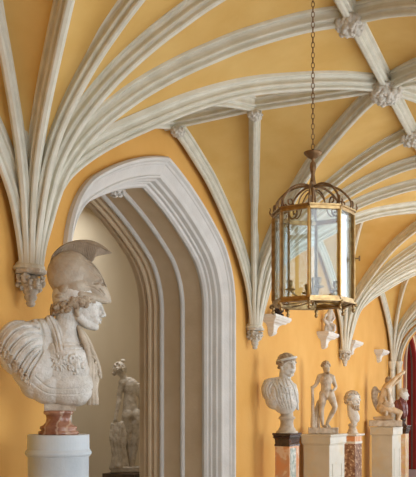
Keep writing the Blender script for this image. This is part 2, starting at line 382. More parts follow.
# ------------------------------------------------------------------ sculpting: overlapping masses fused into one continuous surface
_sv = bmesh.new(); bmesh.ops.create_icosphere(_sv, subdivisions=3, radius=1); bmesh.ops.triangulate(_sv, faces=_sv.faces)
_sv.verts.ensure_lookup_table()
SPV = np.array([v.co[:] for v in _sv.verts]); SPF = np.array([[v.index for v in f.verts] for f in _sv.faces]); _sv.free()
class Clay:
    """masses given in units of k metres: x to the right, y up, d towards the viewer"""
    def __init__(s, k, x0, y0):
        s.k, s.x0, s.y0 = k, x0, y0; s.V = []; s.Fc = []; s.n = 0
    def P(s, x, y, d=0): return Vector(((x - s.x0) * s.k, -d * s.k, (s.y0 - y) * s.k))
    def add(s, V, Fa):
        s.V.append(V); s.Fc.append(Fa + s.n); s.n += len(V)
    def ell(s, x, y, d, rx, ry, rd, rot=0, tilt=0):
        R = np.array(Euler((tilt, math.radians(rot), 0)).to_matrix())
        s.add((SPV * (rx * s.k, rd * s.k, ry * s.k)) @ R.T + np.array(s.P(x, y, d)), SPF)
    def pipe(s, pts, rs, n=12):
        pts = [np.array(p) for p in pts]; m = len(pts); V = []; prev = None
        for i in range(m):
            t = pts[min(i + 1, m - 1)] - pts[max(i - 1, 0)]; t = t / (np.linalg.norm(t) + 1e-12)
            if prev is None:
                q = np.cross(t, (0, 0, 1.0))
                if np.linalg.norm(q) < .05: q = np.cross(t, (1.0, 0, 0))
            else: q = prev - t * prev.dot(t)
            q = q / np.linalg.norm(q); prev = q; w = np.cross(q, t)
            for j in range(n): V.append(pts[i] + (q * math.cos(2 * PI * j / n) + w * math.sin(2 * PI * j / n)) * rs[i])
        Fa = []
        for i in range(m - 1):
            for j in range(n):
                a, b, c, d = i * n + j, i * n + (j + 1) % n, (i + 1) * n + (j + 1) % n, (i + 1) * n + j
                Fa += [(a, b, c), (a, c, d)]
        for j in range(1, n - 1): Fa += [(0, j + 1, j), ((m - 1) * n, (m - 1) * n + j, (m - 1) * n + j + 1)]
        s.add(np.array(V), np.array(Fa))
    def chain(s, pts, flat=1.0):
        """pts: (x, y, d, r)"""
        P = catmull([(a, b, c) for a, b, c, r in pts], 5) if len(pts) > 2 else [Vector(pts[0][:3]), Vector(pts[1][:3])]
        n = len(P); m = len(pts) - 1
        rs = []
        for i in range(n):
            f = i / (n - 1) * m; j = min(int(f), m - 1); rs.append(pts[j][3] + (pts[j + 1][3] - pts[j][3]) * (f - j))
        for i, (p, r) in enumerate(zip(P, rs)):
            if i in (0, n - 1) or len(pts) > 2: s.ell(p.x, p.y, p.z, r, r, r * flat)
        if flat > .85: s.pipe([s.P(*p) for p in P], [r * s.k for r in rs])
        else:
            for p, q, r1, r2 in zip(P, P[1:], rs, rs[1:]):
                for f in (.25, .5, .75):
                    c = p.lerp(q, f); r = r1 + (r2 - r1) * f; s.ell(c.x, c.y, c.z, r, r, r * flat)
    def slab(s, x0, x1, y0, y1, d0, d1):
        a = s.P(x0, y1, d1); b = s.P(x1, y0, d0)
        V = np.array([(x, y, z) for x in (a.x, b.x) for y in (a.y, b.y) for z in (a.z, b.z)])
        Fa = []
        for f in ((0, 1, 3, 2), (4, 6, 7, 5), (0, 4, 5, 1), (2, 3, 7, 6), (0, 2, 6, 4), (1, 5, 7, 3)): Fa += [(f[0], f[1], f[2]), (f[0], f[2], f[3])]
        s.add(V, np.array(Fa))
    def mesh(s, name, voxel, smooth=2, rough=0, rscale=20, dents=(), grooves=()):
        me = bpy.data.meshes.new(name); me.from_pydata(np.concatenate(s.V).tolist(), [], np.concatenate(s.Fc).tolist()); me.update()
        o = bpy.data.objects.new('tmp', me); C.objects.link(o)
        md = o.modifiers.new('r', 'REMESH'); md.mode = 'VOXEL'; md.voxel_size = voxel * s.k; md.adaptivity = 0
        dg = bpy.context.evaluated_depsgraph_get(); dg.update()
        out = bpy.data.meshes.new_from_object(o.evaluated_get(dg)); bpy.data.objects.remove(o); bpy.data.meshes.remove(me)
        out.name = name
        b = bmesh.new(); b.from_mesh(out)
        for _ in range(smooth): bmesh.ops.smooth_vert(b, verts=b.verts, factor=.5, use_axis_x=True, use_axis_y=True, use_axis_z=True)
        b.to_mesh(out); b.free()
        if rough or dents or grooves:
            n = len(out.vertices); co = np.empty(n * 3); out.vertices.foreach_get('co', co); co = co.reshape(-1, 3)
            nr = np.empty(n * 3); out.vertices.foreach_get('normal', nr); nr = nr.reshape(-1, 3); h = np.zeros(n)
            if rough:
                f1, f2 = rscale * .05 / s.k, rscale * .11 / s.k
                h += np.array([noise.noise(Vector(c) * f1) + .5 * noise.noise(Vector(c) * f2) for c in co]) * rough * s.k
            cuts = list(dents)
            for pts, rad, dep in grooves:
                P = catmull([(x, y, 0) for x, y in pts], 6)
                for p, q in zip(P, P[1:]):
                    m_ = max(1, int((q - p).length / (rad * .5)))
                    for j in range(m_): g = p.lerp(q, j / m_); cuts.append((g.x, g.y, None, rad, -dep))
            gr = np.zeros(n); px = co[:, 0] / s.k + s.x0; py = s.y0 - co[:, 2] / s.k; pd = -co[:, 1] / s.k; front = (nr[:, 1] < -.05)
            for (x, y, d, rad, dep) in cuts:
                q = (px - x) ** 2 + (py - y) ** 2
                if d is not None: q = q + (pd - d) ** 2
                q = q / rad ** 2; w = np.where(q < 1, (1 - np.minimum(q, 1)) ** 2, 0)
                if d is None: w = w * front
                if dep < 0: gr = np.maximum(gr, w * -dep)
                else: h -= dep * s.k * w
            h -= gr * s.k
            out.vertices.foreach_set('co', (co + nr * h[:, None]).ravel()); out.update()
        return out
def surf_probe(me, k, x0, y0):
    bm = bmesh.new(); bm.from_mesh(me); tr = BVHTree.FromBMesh(bm); bm.free()
    def f(x, y, lift=0, miss=0):
        o = Vector(((x - x0) * k, -5, (y0 - y) * k)); h = tr.ray_cast(o, Vector((0, 1, 0)))
        if h[0] is None: return miss
        return -h[0].y / k + lift
    return f
def facing(px, extra=0):
    """turn so that local x runs across the line of sight towards column px"""
    az = TH + math.atan((208 - px) / F)
    return az - PI / 2 + extra

crown = Clay(1.0, 0, 0); rr = random.Random(14)
for i in range(60):
    a = rr.uniform(0, 2 * PI); q = rr.uniform(.02, .085); crown.ell(q * math.cos(a), q * math.sin(a) * .7, rr.uniform(-.045, .045), rr.uniform(.010, .024), rr.uniform(.010, .022), rr.uniform(.010, .024), rr.uniform(0, 90))
crown.ell(0, -.01, 0, .06, .04, .045)
crm = crown.mesh('crown', .0035, 1)
for i, (d, o, lb) in enumerate(((3.46, -.16, 'small carved leaf knot at the crown of the archway, nearer the front'), (3.70, -.125, 'small carved leaf knot at the crown of the archway, deeper inside'))):
    ap = ac(o); zz = max(z for u, z in ap); kn = bpy.data.objects.new('leaf_knot', crm); C.objects.link(kn)
    if i == 0: crm.materials.append(M['arch'])
    kn.location = (ARCH[0], d, zz - .05); tag(kn, lb, 'carving', 'carved leaf knots in the archway')
# carved foliage clusters
def foliage(seed, r, flat, n, vox):
    rr = random.Random(seed); cl = Clay(1.0, 0, 0)
    cl.ell(0, 0, 0, r * .72, r * flat * .8, r * .72)
    for i in range(n * 2):
        a = rr.uniform(0, 2 * PI); e = rr.uniform(-1.45, .5); q = r * .78
        x, d, y = q * math.cos(a) * math.cos(e), q * math.sin(a) * math.cos(e), -q * math.sin(e) * flat
        s_ = r * rr.uniform(.08, .16); cl.ell(x, y, d, s_ * rr.uniform(.6, 1.9), s_ * rr.uniform(.6, 1.3), s_ * rr.uniform(.6, 1.6), rr.uniform(0, 180), rr.uniform(0, 3))
    return cl.mesh('foliage', vox, 1, rough=r * .02, rscale=1200)
fol_big = foliage(3, .145, .62, 95, .0042); fol_mid = foliage(5, .108, .62, 75, .0036); fol_small = foliage(8, .072, .72, 45, .003)
first = {}
def boss(me, loc, label, kind):
    if kind not in first:
        t = thing('ceiling_boss', label, 'ceiling boss', loc, 0, 'carved bosses at the vault rib crossings')
        link('carved_leaves', me, M['carved'], t, True); first[kind] = t
    else: dup(first[kind], loc, None, label)
zb = zr - .058
boss(fol_big, (X0 + 1.5 * LB, YR, zb), 'large carved leaf boss where the most ribs cross, upper right of the ceiling', 'b')
boss(fol_mid, (X0 + LB + LS, YR, zb), 'carved leaf boss on the ridge rib at the top edge, nearest the chain', 'm')
boss(fol_mid, (X0 + 2 * LB - LS, YR, zb), 'carved leaf boss on the ridge rib at the right edge, below the large boss', 'm')
boss(fol_small, (X0 + 1.5 * LB, YR + 1.04, zb - .025), 'small carved boss left of the lantern chain, topping the slim straight rib', 's')
boss(fol_small, (X0 + 1.5 * LB, YS - .05, ZS + HV * .965 - .085), 'small carved boss on the wall above the archway point', 's')

# ------------------------------------------------------------------ corbels under the rib fans
def make_corbel(label, loc):
    t = thing('corbel', label, 'corbel', loc, 0, 'carved corbels under the rib fans')
    b = bmesh.new()
    lathe(b, [(.075, .0), (.092, -.006), (.100, -.014), (.098, -.03), (.08, -.036)][::-1], 8, (0, 0, 0), a0=PI / 8, a1=PI / 8 + 2 * PI)
    from_bm('abacus', b, M['carved'], t)
    cl = Clay(1.0, 0, 0); rr = random.Random(4)
    cl.ell(0, .085, 0, .062, .05, .062)
    for i in range(90):
        a = rr.uniform(0, 2 * PI); h = rr.uniform(.045, .125); q = .075 if h < .1 else .058
        cl.ell(q * math.cos(a), h, q * math.sin(a), rr.uniform(.007, .019), rr.uniform(.008, .017), rr.uniform(.007, .019), rr.uniform(0, 90))
    link('carved_leaves', cl.mesh('leaf', .0030, 1, rough=.0015, rscale=1500), M['carved'], t, True)
    b = bmesh.new()
    lathe(b, [(.004, -.232), (.022, -.226), (.03, -.21), (.024, -.198), (.036, -.185), (.04, -.17), (.034, -.158), (.046, -.145), (.05, -.12), (.04, -.1)], 14)
    from_bm('pendant', b, M['carved'], t, True)
    return t
cb0 = make_corbel('carved stone corbel under the rib fan left of the helmeted bust', (X0 + LB, YS - .01, ZS))
for k, lb in ((2, 'carved stone corbel on the wall between the archway and the lantern'), (3, 'carved stone corbel on the wall right of the shelf with the white figurine')):
    dup(cb0, (X0 + LB * k, YS - .01, ZS), None, lb)

# ------------------------------------------------------------------ wall brackets
def make_bracket(label, x, z, g='stone wall brackets'):
    b = bmesh.new(); L_ = .29
    prof = [(L_, .17, 0), (L_, .17, -.03), (L_ - .015, .165, -.034), (L_ - .025, .155, -.052), (L_ - .06, .14, -.058), (L_ - .075, .125, -.078), (L_ - .14, .10, -.086), (.11, .085, -.10), (.075, .075, -.125), (.06, .065, -.165), (.066, .07, -.178), (.05, .055, -.205), (.01, .02, -.225)]
    rings = [[b.verts.new(p) for p in ((-hx, 0, z_), (-hx, -dy, z_), (hx, -dy, z_), (hx, 0, z_))] for hx, dy, z_ in prof]
    for A, B in zip(rings, rings[1:]):
        for i in range(4): j = (i + 1) % 4; b.faces.new((A[i], A[j], B[j], B[i]))
    b.faces.new(rings[0]); b.faces.new(rings[-1][::-1]); bmesh.ops.recalc_face_normals(b, faces=b.faces)
    o = from_bm('wall_bracket', b, M['bracket']); o.location = (x, YW, z)
    return tag(o, label, 'shelf', g)
br = make_bracket('moulded stone wall bracket behind the lantern foot, carrying a dark ornament', X0 + LB * 2.18, 2.52)
for u, z_, lb in ((2.75, 2.52, 'moulded stone wall bracket carrying a small white figurine'), (3.15, 2.52, 'empty stone wall bracket, left one of the two empty ones'), (3.71, 2.52, 'empty stone wall bracket beside the end arch, farthest of the brackets')):
    o = br.copy(); C.objects.link(o); o.location = (X0 + LB * u, YW, z_); o['label'] = lb

# ------------------------------------------------------------------ lantern
def lantern():
    X, Y = 4.11, YR; k = 4.235 / F
    zc = lambda y: CZ + (406 - y) * k
    zt = zc(215.5); z0 = zc(302); R = 39.2 * k
    t = thing('hanging_lantern', 'octagonal brass hanging lantern with glass panes, scrolled crown and long chain', 'lantern', (X, Y, z0), 0)
    H = zt - z0; q = lambda y: zc(y) - z0
    # octagon turned so that one post stands nearly in front
    az = math.atan2(-Y, -X) - math.radians(5)
    A = [az + i * PI / 4 for i in range(8)]
    V = lambda a, r, z: Vector((r * math.cos(a), r * math.sin(a), z))
    def bar(bm, p, q_, w, h):
        p = Vector(p); q_ = Vector(q_); d = (q_ - p).normalized(); s = d.cross(Vector((0, 0, 1)))
        s = Vector((1, 0, 0)) if s.length < .1 else s.normalized(); u = s.cross(d)
        A_ = [[bm.verts.new(o + s * a * w / 2 + u * b * h / 2) for a, b in ((-1, -1), (1, -1), (1, 1), (-1, 1))] for o in (p, q_)]
        for i in range(4): j = (i + 1) % 4; bm.faces.new((A_[0][i], A_[0][j], A_[1][j], A_[1][i]))
        bm.faces.new(A_[0][::-1]); bm.faces.new(A_[1])
    for nm, zz, rad, h, w in (('top_rail', H, R * 1.0, .018, .018), ('bottom_rail', .0, R, .018, .016)):
        b = bmesh.new()
        for i in range(8): bar(b, V(A[i], rad, zz), V(A[(i + 1) % 8], rad, zz), w, h)
        if nm == 'top_rail':
            for i in range(8): bar(b, V(A[i], rad * 1.045, zz + .011), V(A[(i + 1) % 8], rad * 1.045, zz + .011), .02, .008)
        else:
            for i in range(8): bar(b, V(A[i], rad * 1.05, zz - .014), V(A[(i + 1) % 8], rad * 1.05, zz - .014), .022, .008)
            for i in range(8): bar(b, V(A[i], rad * .88, zz - .012), V(A[(i + 1) % 8], rad * .88, zz - .012), .012, .008)
        bmesh.ops.recalc_face_normals(b, faces=b.faces)
        from_bm(nm, b, M['brass'], t)
    for i in range(8):
        b = bmesh.new(); bar(b, V(A[i], R, 0), V(A[i], R, H), .017, .015)
        tube(b, [V(A[i], R + .009, .01), V(A[i], R + .009, H - .01)], .0045, 8)
        from_bm('post', b, M['brass_bright'] if i in (0, 1) else M['brass'], t)
        b = bmesh.new(); P = [V(A[i], R * .985, .01), V(A[(i + 1) % 8], R * .985, .01), V(A[(i + 1) % 8], R * .985, H - .01), V(A[i], R * .985, H - .01)]
        m_ = (A[i] + PI / 8); off = V(m_, .002, 0)
        v = [b.verts.new(p) for p in P] + [b.verts.new(p - off) for p in P]
        for f in ((0, 1, 2, 3), (7, 6, 5, 4), (0, 4, 5, 1), (1, 5, 6, 2), (2, 6, 7, 3), (3, 7, 4, 0)): b.faces.new([v[j] for j in f])
        from_bm('glass_pane', b, M['glass'], t)
        # scrolled crown arm
        b = bmesh.new(); a = A[i]; zt2 = q(187)
        arc = [V(a, .010, zt2), V(a, .07, zt2 + .004), V(a, .135, zt2 - .02), V(a, .182, zt2 - .065), V(a, .197, H + .045), V(a, .178, H + .018),
               V(a, .140, H + .022), V(a, .130, H + .044), V(a, .142, H + .064), V(a, .162, H + .058), V(a, .160, H + .040), V(a, .148, H + .038)]
        pts = catmull(arc, 5); n = len(pts); tube(b, pts, [.0062 - .0022 * j / n for j in range(n)], 6)
        arc2 = [V(a, .190, H + .06), V(a, .204, H + .06), V(a, .206, H + .035), V(a, .198, H + .010)]
        tube(b, catmull(arc2, 4), .0045, 6)
        inner = [V(a, .02, zt2 - .02), V(a, .05, zt2 - .03), V(a, .085, zt2 - .07), V(a, .10, H + .03), V(a, .128, H + .01), V(a, .145, H + .018), V(a, .14, H + .032), V(a, .13, H + .028)]
        if i % 2: tube(b, catmull(inner, 4), .0036, 6)
        from_bm('scroll_arm', b, M['iron'], t, True)
        b = bmesh.new()
        tip = [V(a, R * 1.0, H + .01), V(a, R + .014, H + .012), V(a, R + .022, H + .026), V(a, R + .018, H + .042), V(a, R + .023, H + .050)]
        tube(b, catmull(tip, 4), [.007 - .0055 * j / 16 for j in range(17)], 6)
        from_bm('corner_finial', b, M['iron'], t, True)
        b = bmesh.new()
        lathe(b, [(.001, -.062), (.007, -.058), (.010, -.050), (.008, -.042), (.004, -.037), (.011, -.030), (.006, -.022), (.006, -.014)], 10, tuple(V(a, R * 1.02, 0)))
        bmesh.ops.create_uvsphere(b, u_segments=8, v_segments=6, radius=.011, matrix=Matrix.Translation(V(a, R * 1.07, -.022)))
        from_bm('drop_finial', b, M['brass'], t, True)
    b = bmesh.new()
    lathe(b, [(.004, H - .0), (.010, H + .02), (.006, H + .05), (.010, q(186)), (.018, q(184)), (.013, q(180)), (.010, q(174)), (.018, q(168)), (.014, q(163)), (.006, q(161)), (.010, q(159)),
              (.022, q(158)), (.038, q(155.5)), (.047, q(153.5)), (.048, q(152.5)), (.034, q(152)), (.010, q(151)), (.006, q(149))], 20)
    from_bm('crown_stem', b, M['iron'], t, True)
    # chain of interlocked links up to the vault
    b = bmesh.new(); z = q(150); zend = zr - .10 - z0; i = 0; L_ = .034
    while z < zend:
        c = Vector((0, 0, z + L_ / 2)); a0 = (0 if i % 2 else PI / 2) + .5
        pts = []
        for j in range(10):
            u = 2 * PI * j / 10
            pts.append(c + Vector((.0085 * math.cos(u) * math.cos(a0), .0085 * math.cos(u) * math.sin(a0), L_ / 2 * math.sin(u))))
        tube(b, pts, .0020, 5, True); z += L_ - .0075; i += 1
    from_bm('chain', b, M['iron'], t, True)
    b = bmesh.new(); lathe(b, [(.01, q(150) * 0 + zend), (.03, zend + .012), (.035, zend + .03), (.02, zend + .04)], 16); from_bm('ceiling_hook', b, M['iron'], t, True)
    # candle cluster inside
    b = bmesh.new(); lathe(b, [(.003, -.02), (.012, .0), (.018, .035), (.009, .055), (.006, .10), (.011, .115), (.003, .13)], 12)
    for s in range(8):
        tube(b, [V(A[s], .01, .0), V(A[s], R * .86, -.010)], .0035, 5)
    from_bm('candle_stem', b, M['brass'], t, True)
    for j in range(4):
        a = A[0] + PI / 4 * (2 * j) + .35
        b = bmesh.new(); r_ = .12
        tube(b, catmull([V(a, .01, .04), V(a, .04, .018), V(a, .08, .026), V(a, r_, .058)], 5), .0055, 6)
        lathe(b, [(.003, .053), (.026, .060), (.028, .066), (.009, .068), (.007, .077), (.013, .084), (.013, .108), (.010, .110)], 12, (r_ * math.cos(a), r_ * math.sin(a), 0))
        from_bm('candle_arm', b, M['brass'], t, True)
    b = bmesh.new(); a = az + PI / 4 * 2 + .02; c = V(a, R + .008, q(260))
    tube(b, [c, c + V(a, .03, 0)], .0035, 8); tube(b, [c + V(a, .026, -.013), c + V(a, .026, .013)], .0045, 8)
    from_bm('door_catch', b, M['iron'], t, True)
lantern()

# ------------------------------------------------------------------ pedestals
def pedestal(name, label, x, y, rz, parts, group=None):
    t = thing(name, label, 'pedestal', (x, y, 0), rz, group)
    for nm, hx, hy, prof, m in parts:
        b = bmesh.new(); box_steps(b, prof, hx, hy); bmesh.ops.recalc_face_normals(b, faces=b.faces)
        from_bm(nm, b, m, t)
    return t
RZ8 = math.radians(-8)

# ================= helmeted bust
Yb = 2.62; Xb, kb = spot(58.5, Yb); zp = zat(435, kb)
t = thing('round_pedestal', 'pale grey round stone pedestal under the large helmeted bust', 'pedestal', (Xb, Yb, 0))
b = bmesh.new(); r0 = 31 * kb
lathe(b, [(r0 * 1.06, 0), (r0 * 1.06, .12), (r0 * .97, .14), (r0 * .97, zat(457, kb)), (r0 * .99, zat(456.5, kb)), (r0 * 1.0, zat(456, kb))], 64); from_bm('drum', b, M['greystone'], t, True)
b = bmesh.new(); lathe(b, [(r0 * .99, zat(456, kb)), (r0 * 1.03, zat(455, kb)), (r0 * 1.06, zat(453.5, kb)), (r0 * 1.06, zat(452, kb)), (r0 * 1.02, zat(450, kb)), (r0 * .99, zat(449, kb)), (r0 * .985, zp + .0), (r0 * .975, zp + .003)], 64)
o = from_bm('cap', b, M['greystone'], t); 
root = thing('helmeted_bust', 'large marble bust in crested helmet and armour on the round grey pedestal', 'bust', (Xb, Yb, zp + .003), facing(58.5))
k = kb; O = (k, 58.5, 435)
b = bmesh.new(); c0 = lambda x: (x * k)
lathe(b, [(19.5 * k, 0), (20 * k, 1 * k), (20 * k, 3 * k), (17 * k, 4 * k), (18.5 * k, 6 * k), (18.3 * k, 8 * k), (15 * k, 9.5 * k), (12.8 * k, 12 * k), (11.8 * k, 16 * k), (12.5 * k, 19.5 * k), (14.5 * k, 20.5 * k), (14.8 * k, 22.5 * k), (14 * k, 24 * k)], 40)
from_bm('socle', b, M['redmarble'], root, True)
b = bmesh.new(); box(b, -14 * k, 17 * k, -9 * k, 9 * k, 23.5 * k, 31 * k); bevel_all(b, .6 * k); from_bm('socle_block', b, M['marble_aged'], root)
cl = Clay(*O)
# torso
cl.ell(62, 370, 4, 30, 32, 22); cl.ell(68, 385, 8, 26, 21, 18); cl.ell(77, 390, 8, 16, 17, 15); cl.ell(60, 391, 4, 22, 14, 15)
cl.ell(25, 352, 10, 25.5, 31, 21, -28); cl.ell(36, 368, 10, 24, 28, 20, -30); cl.ell(48, 385, 8, 20, 20, 18, -30); cl.ell(15, 356, 12, 15, 22, 15, -20)
cl.ell(72, 356, -10, 19, 24, 15); cl.ell(80, 366, -8, 14, 22, 14)
cl.ell(40, 342, 2, 24, 18, 14, 15); cl.ell(64, 358, 12, 22, 16, 14); cl.ell(76, 372, 14, 13, 12, 10)
cl.chain([(64, 334, 0, 11), (50, 331, 3, 11), (36, 332, 8, 11), (22, 338, 10, 10)]); cl.ell(38, 383, 7, 18, 17, 15, -35); cl.ell(27, 376, 10, 12, 14, 12, -35)
cl.chain([(50, 322, 7, 5.5), (57, 334, 12, 5), (60, 346, 16, 4.5)])
cl.ell(86, 352, 3, 6, 20, 9, -22); cl.ell(90, 378, 2, 6, 27, 10)
# neck and head
cl.chain([(70, 305, 0, 13), (67, 322, 0, 12.2), (65, 334, 1, 13), (64, 346, 2, 17)])
cl.chain([(66, 334, 8, 7), (72, 349, 12, 5)]); cl.chain([(60, 330, -2, 10), (42, 334, 4, 9), (28, 338, 8, 9)])
cl.ell(74, 297, 0, 22, 22, 17.5); cl.ell(84, 309, 0, 15, 18, 13.5); cl.ell(90, 303, 0, 11, 9, 11.5)
cl.chain([(99, 303.5, 0, 2.4), (101.3, 309, 0, 2.2), (103.6, 314.6, 0, 2.3)]); cl.ell(101.2, 316, 2.2, 2, 1.6, 1.8); cl.ell(101.2, 316, -2.2, 2, 1.6, 1.8); cl.ell(98, 312, 0, 4, 5, 3.6)
cl.ell(95, 319.5, 0, 5, 5.5, 6.5); cl.ell(99.8, 319.7, 0, 2, 1.3, 3.6); cl.ell(99.3, 322.6, 0, 1.9, 1.3, 3.2); cl.ell(94.5, 326.6, 0, 4.3, 3.9, 4.6)
for s in (1, -1):
    cl.chain([(79, 318, 9 * s, 5), (86, 324, 6 * s, 4.2), (94, 327, 2 * s, 3.4)]); cl.ell(91, 314.5, 6.2 * s, 6, 6, 5)
    cl.chain([(99.5, 304.6, 2 * s, 1.7), (97, 304, 6.5 * s, 1.6), (92, 306, 10.5 * s, 1.5)]); cl.ell(96, 308.2, 5.4 * s, 2.3, 1.7, 2.8)
PTE = [[(38, 325), (26, 322), (13, 328), (5, 337), (0, 350)], [(40, 331), (30, 329), (18, 334), (9, 344), (3, 357)], [(42, 336.5), (33, 335.5), (22, 341), (13, 351), (7, 363)],
       [(43, 342), (35, 342.5), (26, 349), (18, 359), (13, 370)], [(43, 348), (37, 350), (30, 357), (23, 367), (19, 376)], [(41, 354), (37, 358), (32, 365), (27, 374), (25, 382)]]
ARM = [(34, 318), (39.5, 323), (43, 332), (44.5, 343), (43, 354), (38, 364), (32, 374), (29, 384)]
grv = [(p, 1.5, 2.8) for p in PTE] + [([(x + 2.3, y + 1.2) for x, y in p[1:]], .9, .8) for p in PTE] + [(ARM, 1.6, 2.4)]
grv += [([(44, 318), (49, 328), (53, 341), (56, 355)], 1.2, 1.3), ([(48, 317), (53, 328), (57, 341), (59.5, 354)], 1.1, 1.1), ([(52, 316.5), (57.5, 328), (61, 340), (63, 352)], 1.2, 1.3), ([(61, 345.6), (70, 346.2), (82, 345.6)], 1.1, 1.4), ([(62, 350.2), (70, 350.8), (83, 350.2)], 1.0, 1.0), ([(36, 378), (48, 388), (60, 390), (78, 389), (90, 384)], 1.0, .9), ([(33, 384), (46, 393.5), (62, 395.5), (80, 394.5), (92, 390)], 1.0, .8)]
body = cl.mesh('body', .5, 2, rough=.28, rscale=11, grooves=grv, dents=[(99, 308.5, 3.2, 3, 1.0), (99, 308.5, -3.2, 3, 1.0), (99.5, 321.2, 0, 2.0, .5), (97.5, 324.4, 0, 2.4, .8)])
link('body', body, M['marble'], root, True)
pr = surf_probe(body, *O)
def S(x, y, lift=0, miss=0): return (x, y, pr(x, y, lift, miss))
# hair under the helmet rim
cl = Clay(*O); rr = random.Random(2)
for i in range(420):
    u = rr.random(); a = rr.uniform(-PI, PI)
    cxh, rx, rd = 74.5, 22.5, 17.5
    x = cxh + rx * math.cos(a); d = rd * math.sin(a)
    yb = 304 - 2.5 * math.cos(a) + (2.5 if math.cos(a) < -.2 else 0)
    y = yb + rr.uniform(-4.5, 5.5 if math.cos(a) < .65 else 1.0)
    if math.cos(a) < -.2: y += 1
    r_ = rr.uniform(1.1, 1.9)
    cl.ell(x, y, d, r_ * rr.uniform(.8, 1.5), r_, r_, rr.uniform(0, 180))
for i in range(90):
    cl.ell(57 + rr.uniform(-5, 9), 311 + rr.uniform(-3, 5), rr.uniform(-12, 13), 1.6, 1.5, 1.5)
cl.chain([(78, 306, 14, 3), (76, 312, 14.5, 2.6), (77, 317, 13, 2)])
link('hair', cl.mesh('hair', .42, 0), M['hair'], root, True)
# helmet
cl = Clay(*O)
cl.ell(70, 274.5, 0, 23.2, 23.5, 19.5); cl.ell(76.5, 288, 0, 18.5, 13, 18.5); cl.chain([(78, 275, 0, 17), (88, 283, 0, 14.5), (97, 291, 0, 9.5), (105, 297.5, 0, 4.6), (109, 300.5, 0, 2.2)])
cl.chain([(80, 297, 13, 5), (92, 298.5, 9.5, 4.2), (106, 301, 2.5, 2)]); cl.chain([(80, 297, -13, 5), (92, 298.5, -9.5, 4.2), (106, 301, -2.5, 2)])
cl.ell(65, 291, 0, 9.5, 10, 17); cl.ell(61, 298, 0, 7.5, 4.5, 15.5)
cl.chain([(95, 268, 0, 2.0), (103, 283, 0, 1.9), (109, 297, 0, 1.8)])
cl.chain([(78, 263, 12, 1.8), (90, 268, 10.5, 1.6), (100, 279, 8, 1.5), (97, 284, 9, 1.3), (88, 286, 13, 1.5)])
helm = cl.mesh('helmet', .5, 2, rough=.12, rscale=8, grooves=[([(94, 284.5), (99, 282.5), (102.5, 284)], 2.6, 3.2), ([(80, 260), (90, 267), (98, 276)], .9, .6), ([(86, 288), (94, 290), (103, 296)], 1.0, .8), ([(99, 290), (104, 295)], 1.3, 1.3), ([(62, 298), (75, 299), (90, 298)], .9, .7), ([(90, 272), (95, 279)], .9, .7)])
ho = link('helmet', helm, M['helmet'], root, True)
# crest
b = bmesh.new()
outer = catmull([(49.5, 266, 0), (52, 257, 0), (58, 249.5, 0), (66, 244, 0), (75, 241, 0), (86, 239.8, 0), (96, 241.8, 0), (104, 246, 0), (111.5, 251.5, 0)], 5)
inner = catmull([(50.5, 268, 0), (54, 261, 0), (60, 256.2, 0), (68, 253, 0), (76, 253, 0), (84, 256, 0), (91, 261.5, 0), (96, 255.5, 0), (111, 252.2, 0)], 5)
rg = []
for i, (p, q_) in enumerate(zip(outer, inner)):
    w_ = 4.6 if i < len(outer) - 1 else 1
    w_ *= min(1, .35 + i * .12, (len(outer) - i) * .12 + .1)
    ring = []
    for f, wf in ((0, .75), (.16, 1.08), (.26, .8), (.5, .74), (1, .62)):
        g = p.lerp(q_, f); ring.append((g, w_ * wf))
    vs = [b.verts.new(Vector(((g.x - 58.5) * k, -w_ * k, (435 - g.y) * k))) for g, w_ in ring] + [b.verts.new(Vector(((g.x - 58.5) * k, w_ * k, (435 - g.y) * k))) for g, w_ in ring[::-1]]
    rg.append(vs)
for A_, B_ in zip(rg, rg[1:]):
    for i in range(10): j = (i + 1) % 10; b.faces.new((A_[i], A_[j], B_[j], B_[i]))
b.faces.new(rg[0]); b.faces.new(rg[-1][::-1])
bmesh.ops.recalc_face_normals(b, faces=b.faces)
for i in range(4, len(outer) - 8):
    p, q_ = outer[i], inner[i]
    for s in (1, -1):
        A_ = p.lerp(q_, .24); B_ = p.lerp(q_, .95)
        tube(b, [Vector(((A_.x - 58.5) * k, s * 3.5 * k, (435 - A_.y) * k)), Vector(((B_.x - 58.5) * k, s * 2.9 * k, (435 - B_.y) * k))], .62 * k, 6)
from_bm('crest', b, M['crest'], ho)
b = bmesh.new()
rim = catmull([(50, 268, 0), (54, 262, 0), (61, 257, 0), (70, 254, 0), (78, 255, 0), (86, 259.5, 0), (94, 265.5, 0), (101, 275, 0), (106, 286, 0)], 5)
for s in (4, -4): tube(b, [Vector(((p.x - 58.5) * k, -s * k * (1 if i < 34 else .5), (435 - p.y - .3) * k)) for i, p in enumerate(rim)], .75 * k, 8)
from_bm('crest_rim', b, M['helmet'], ho, True)
# armour details projected onto the torso
def stroke(cl, pts, r, lift=0, flat=1.0, taper=None):
    P = catmull([(x, y, 0) for x, y in pts], 5); out = []
    for i, p in enumerate(P):
        rr_ = r if taper is None else r + (taper - r) * i / (len(P) - 1)
        out.append((p.x, p.y, rr_))
    dd = [pr(x, y, lift, None) for x, y, _ in out]
    last = next((d for d in dd if d is not None), 0); fin = []
    for (x, y, q_), d in zip(out, dd):
        if d is None: d = last - 1.0
        last = d; fin.append((x, y, d, q_))
    sm = [fin[0]] + [(a[0], a[1], (p_[2] + a[2] + n_[2]) / 3, a[3]) for p_, a, n_ in zip(fin, fin[1:], fin[2:])] + [fin[-1]]
    for x, y, d, q_ in sm: cl.ell(x, y, d, q_, q_, q_ * flat)
    cl.pipe([cl.P(x, y, d) for x, y, d, q_ in sm], [q_ * cl.k for *_, q_ in sm], 10)
cl = Clay(*O)
rr = random.Random(9)
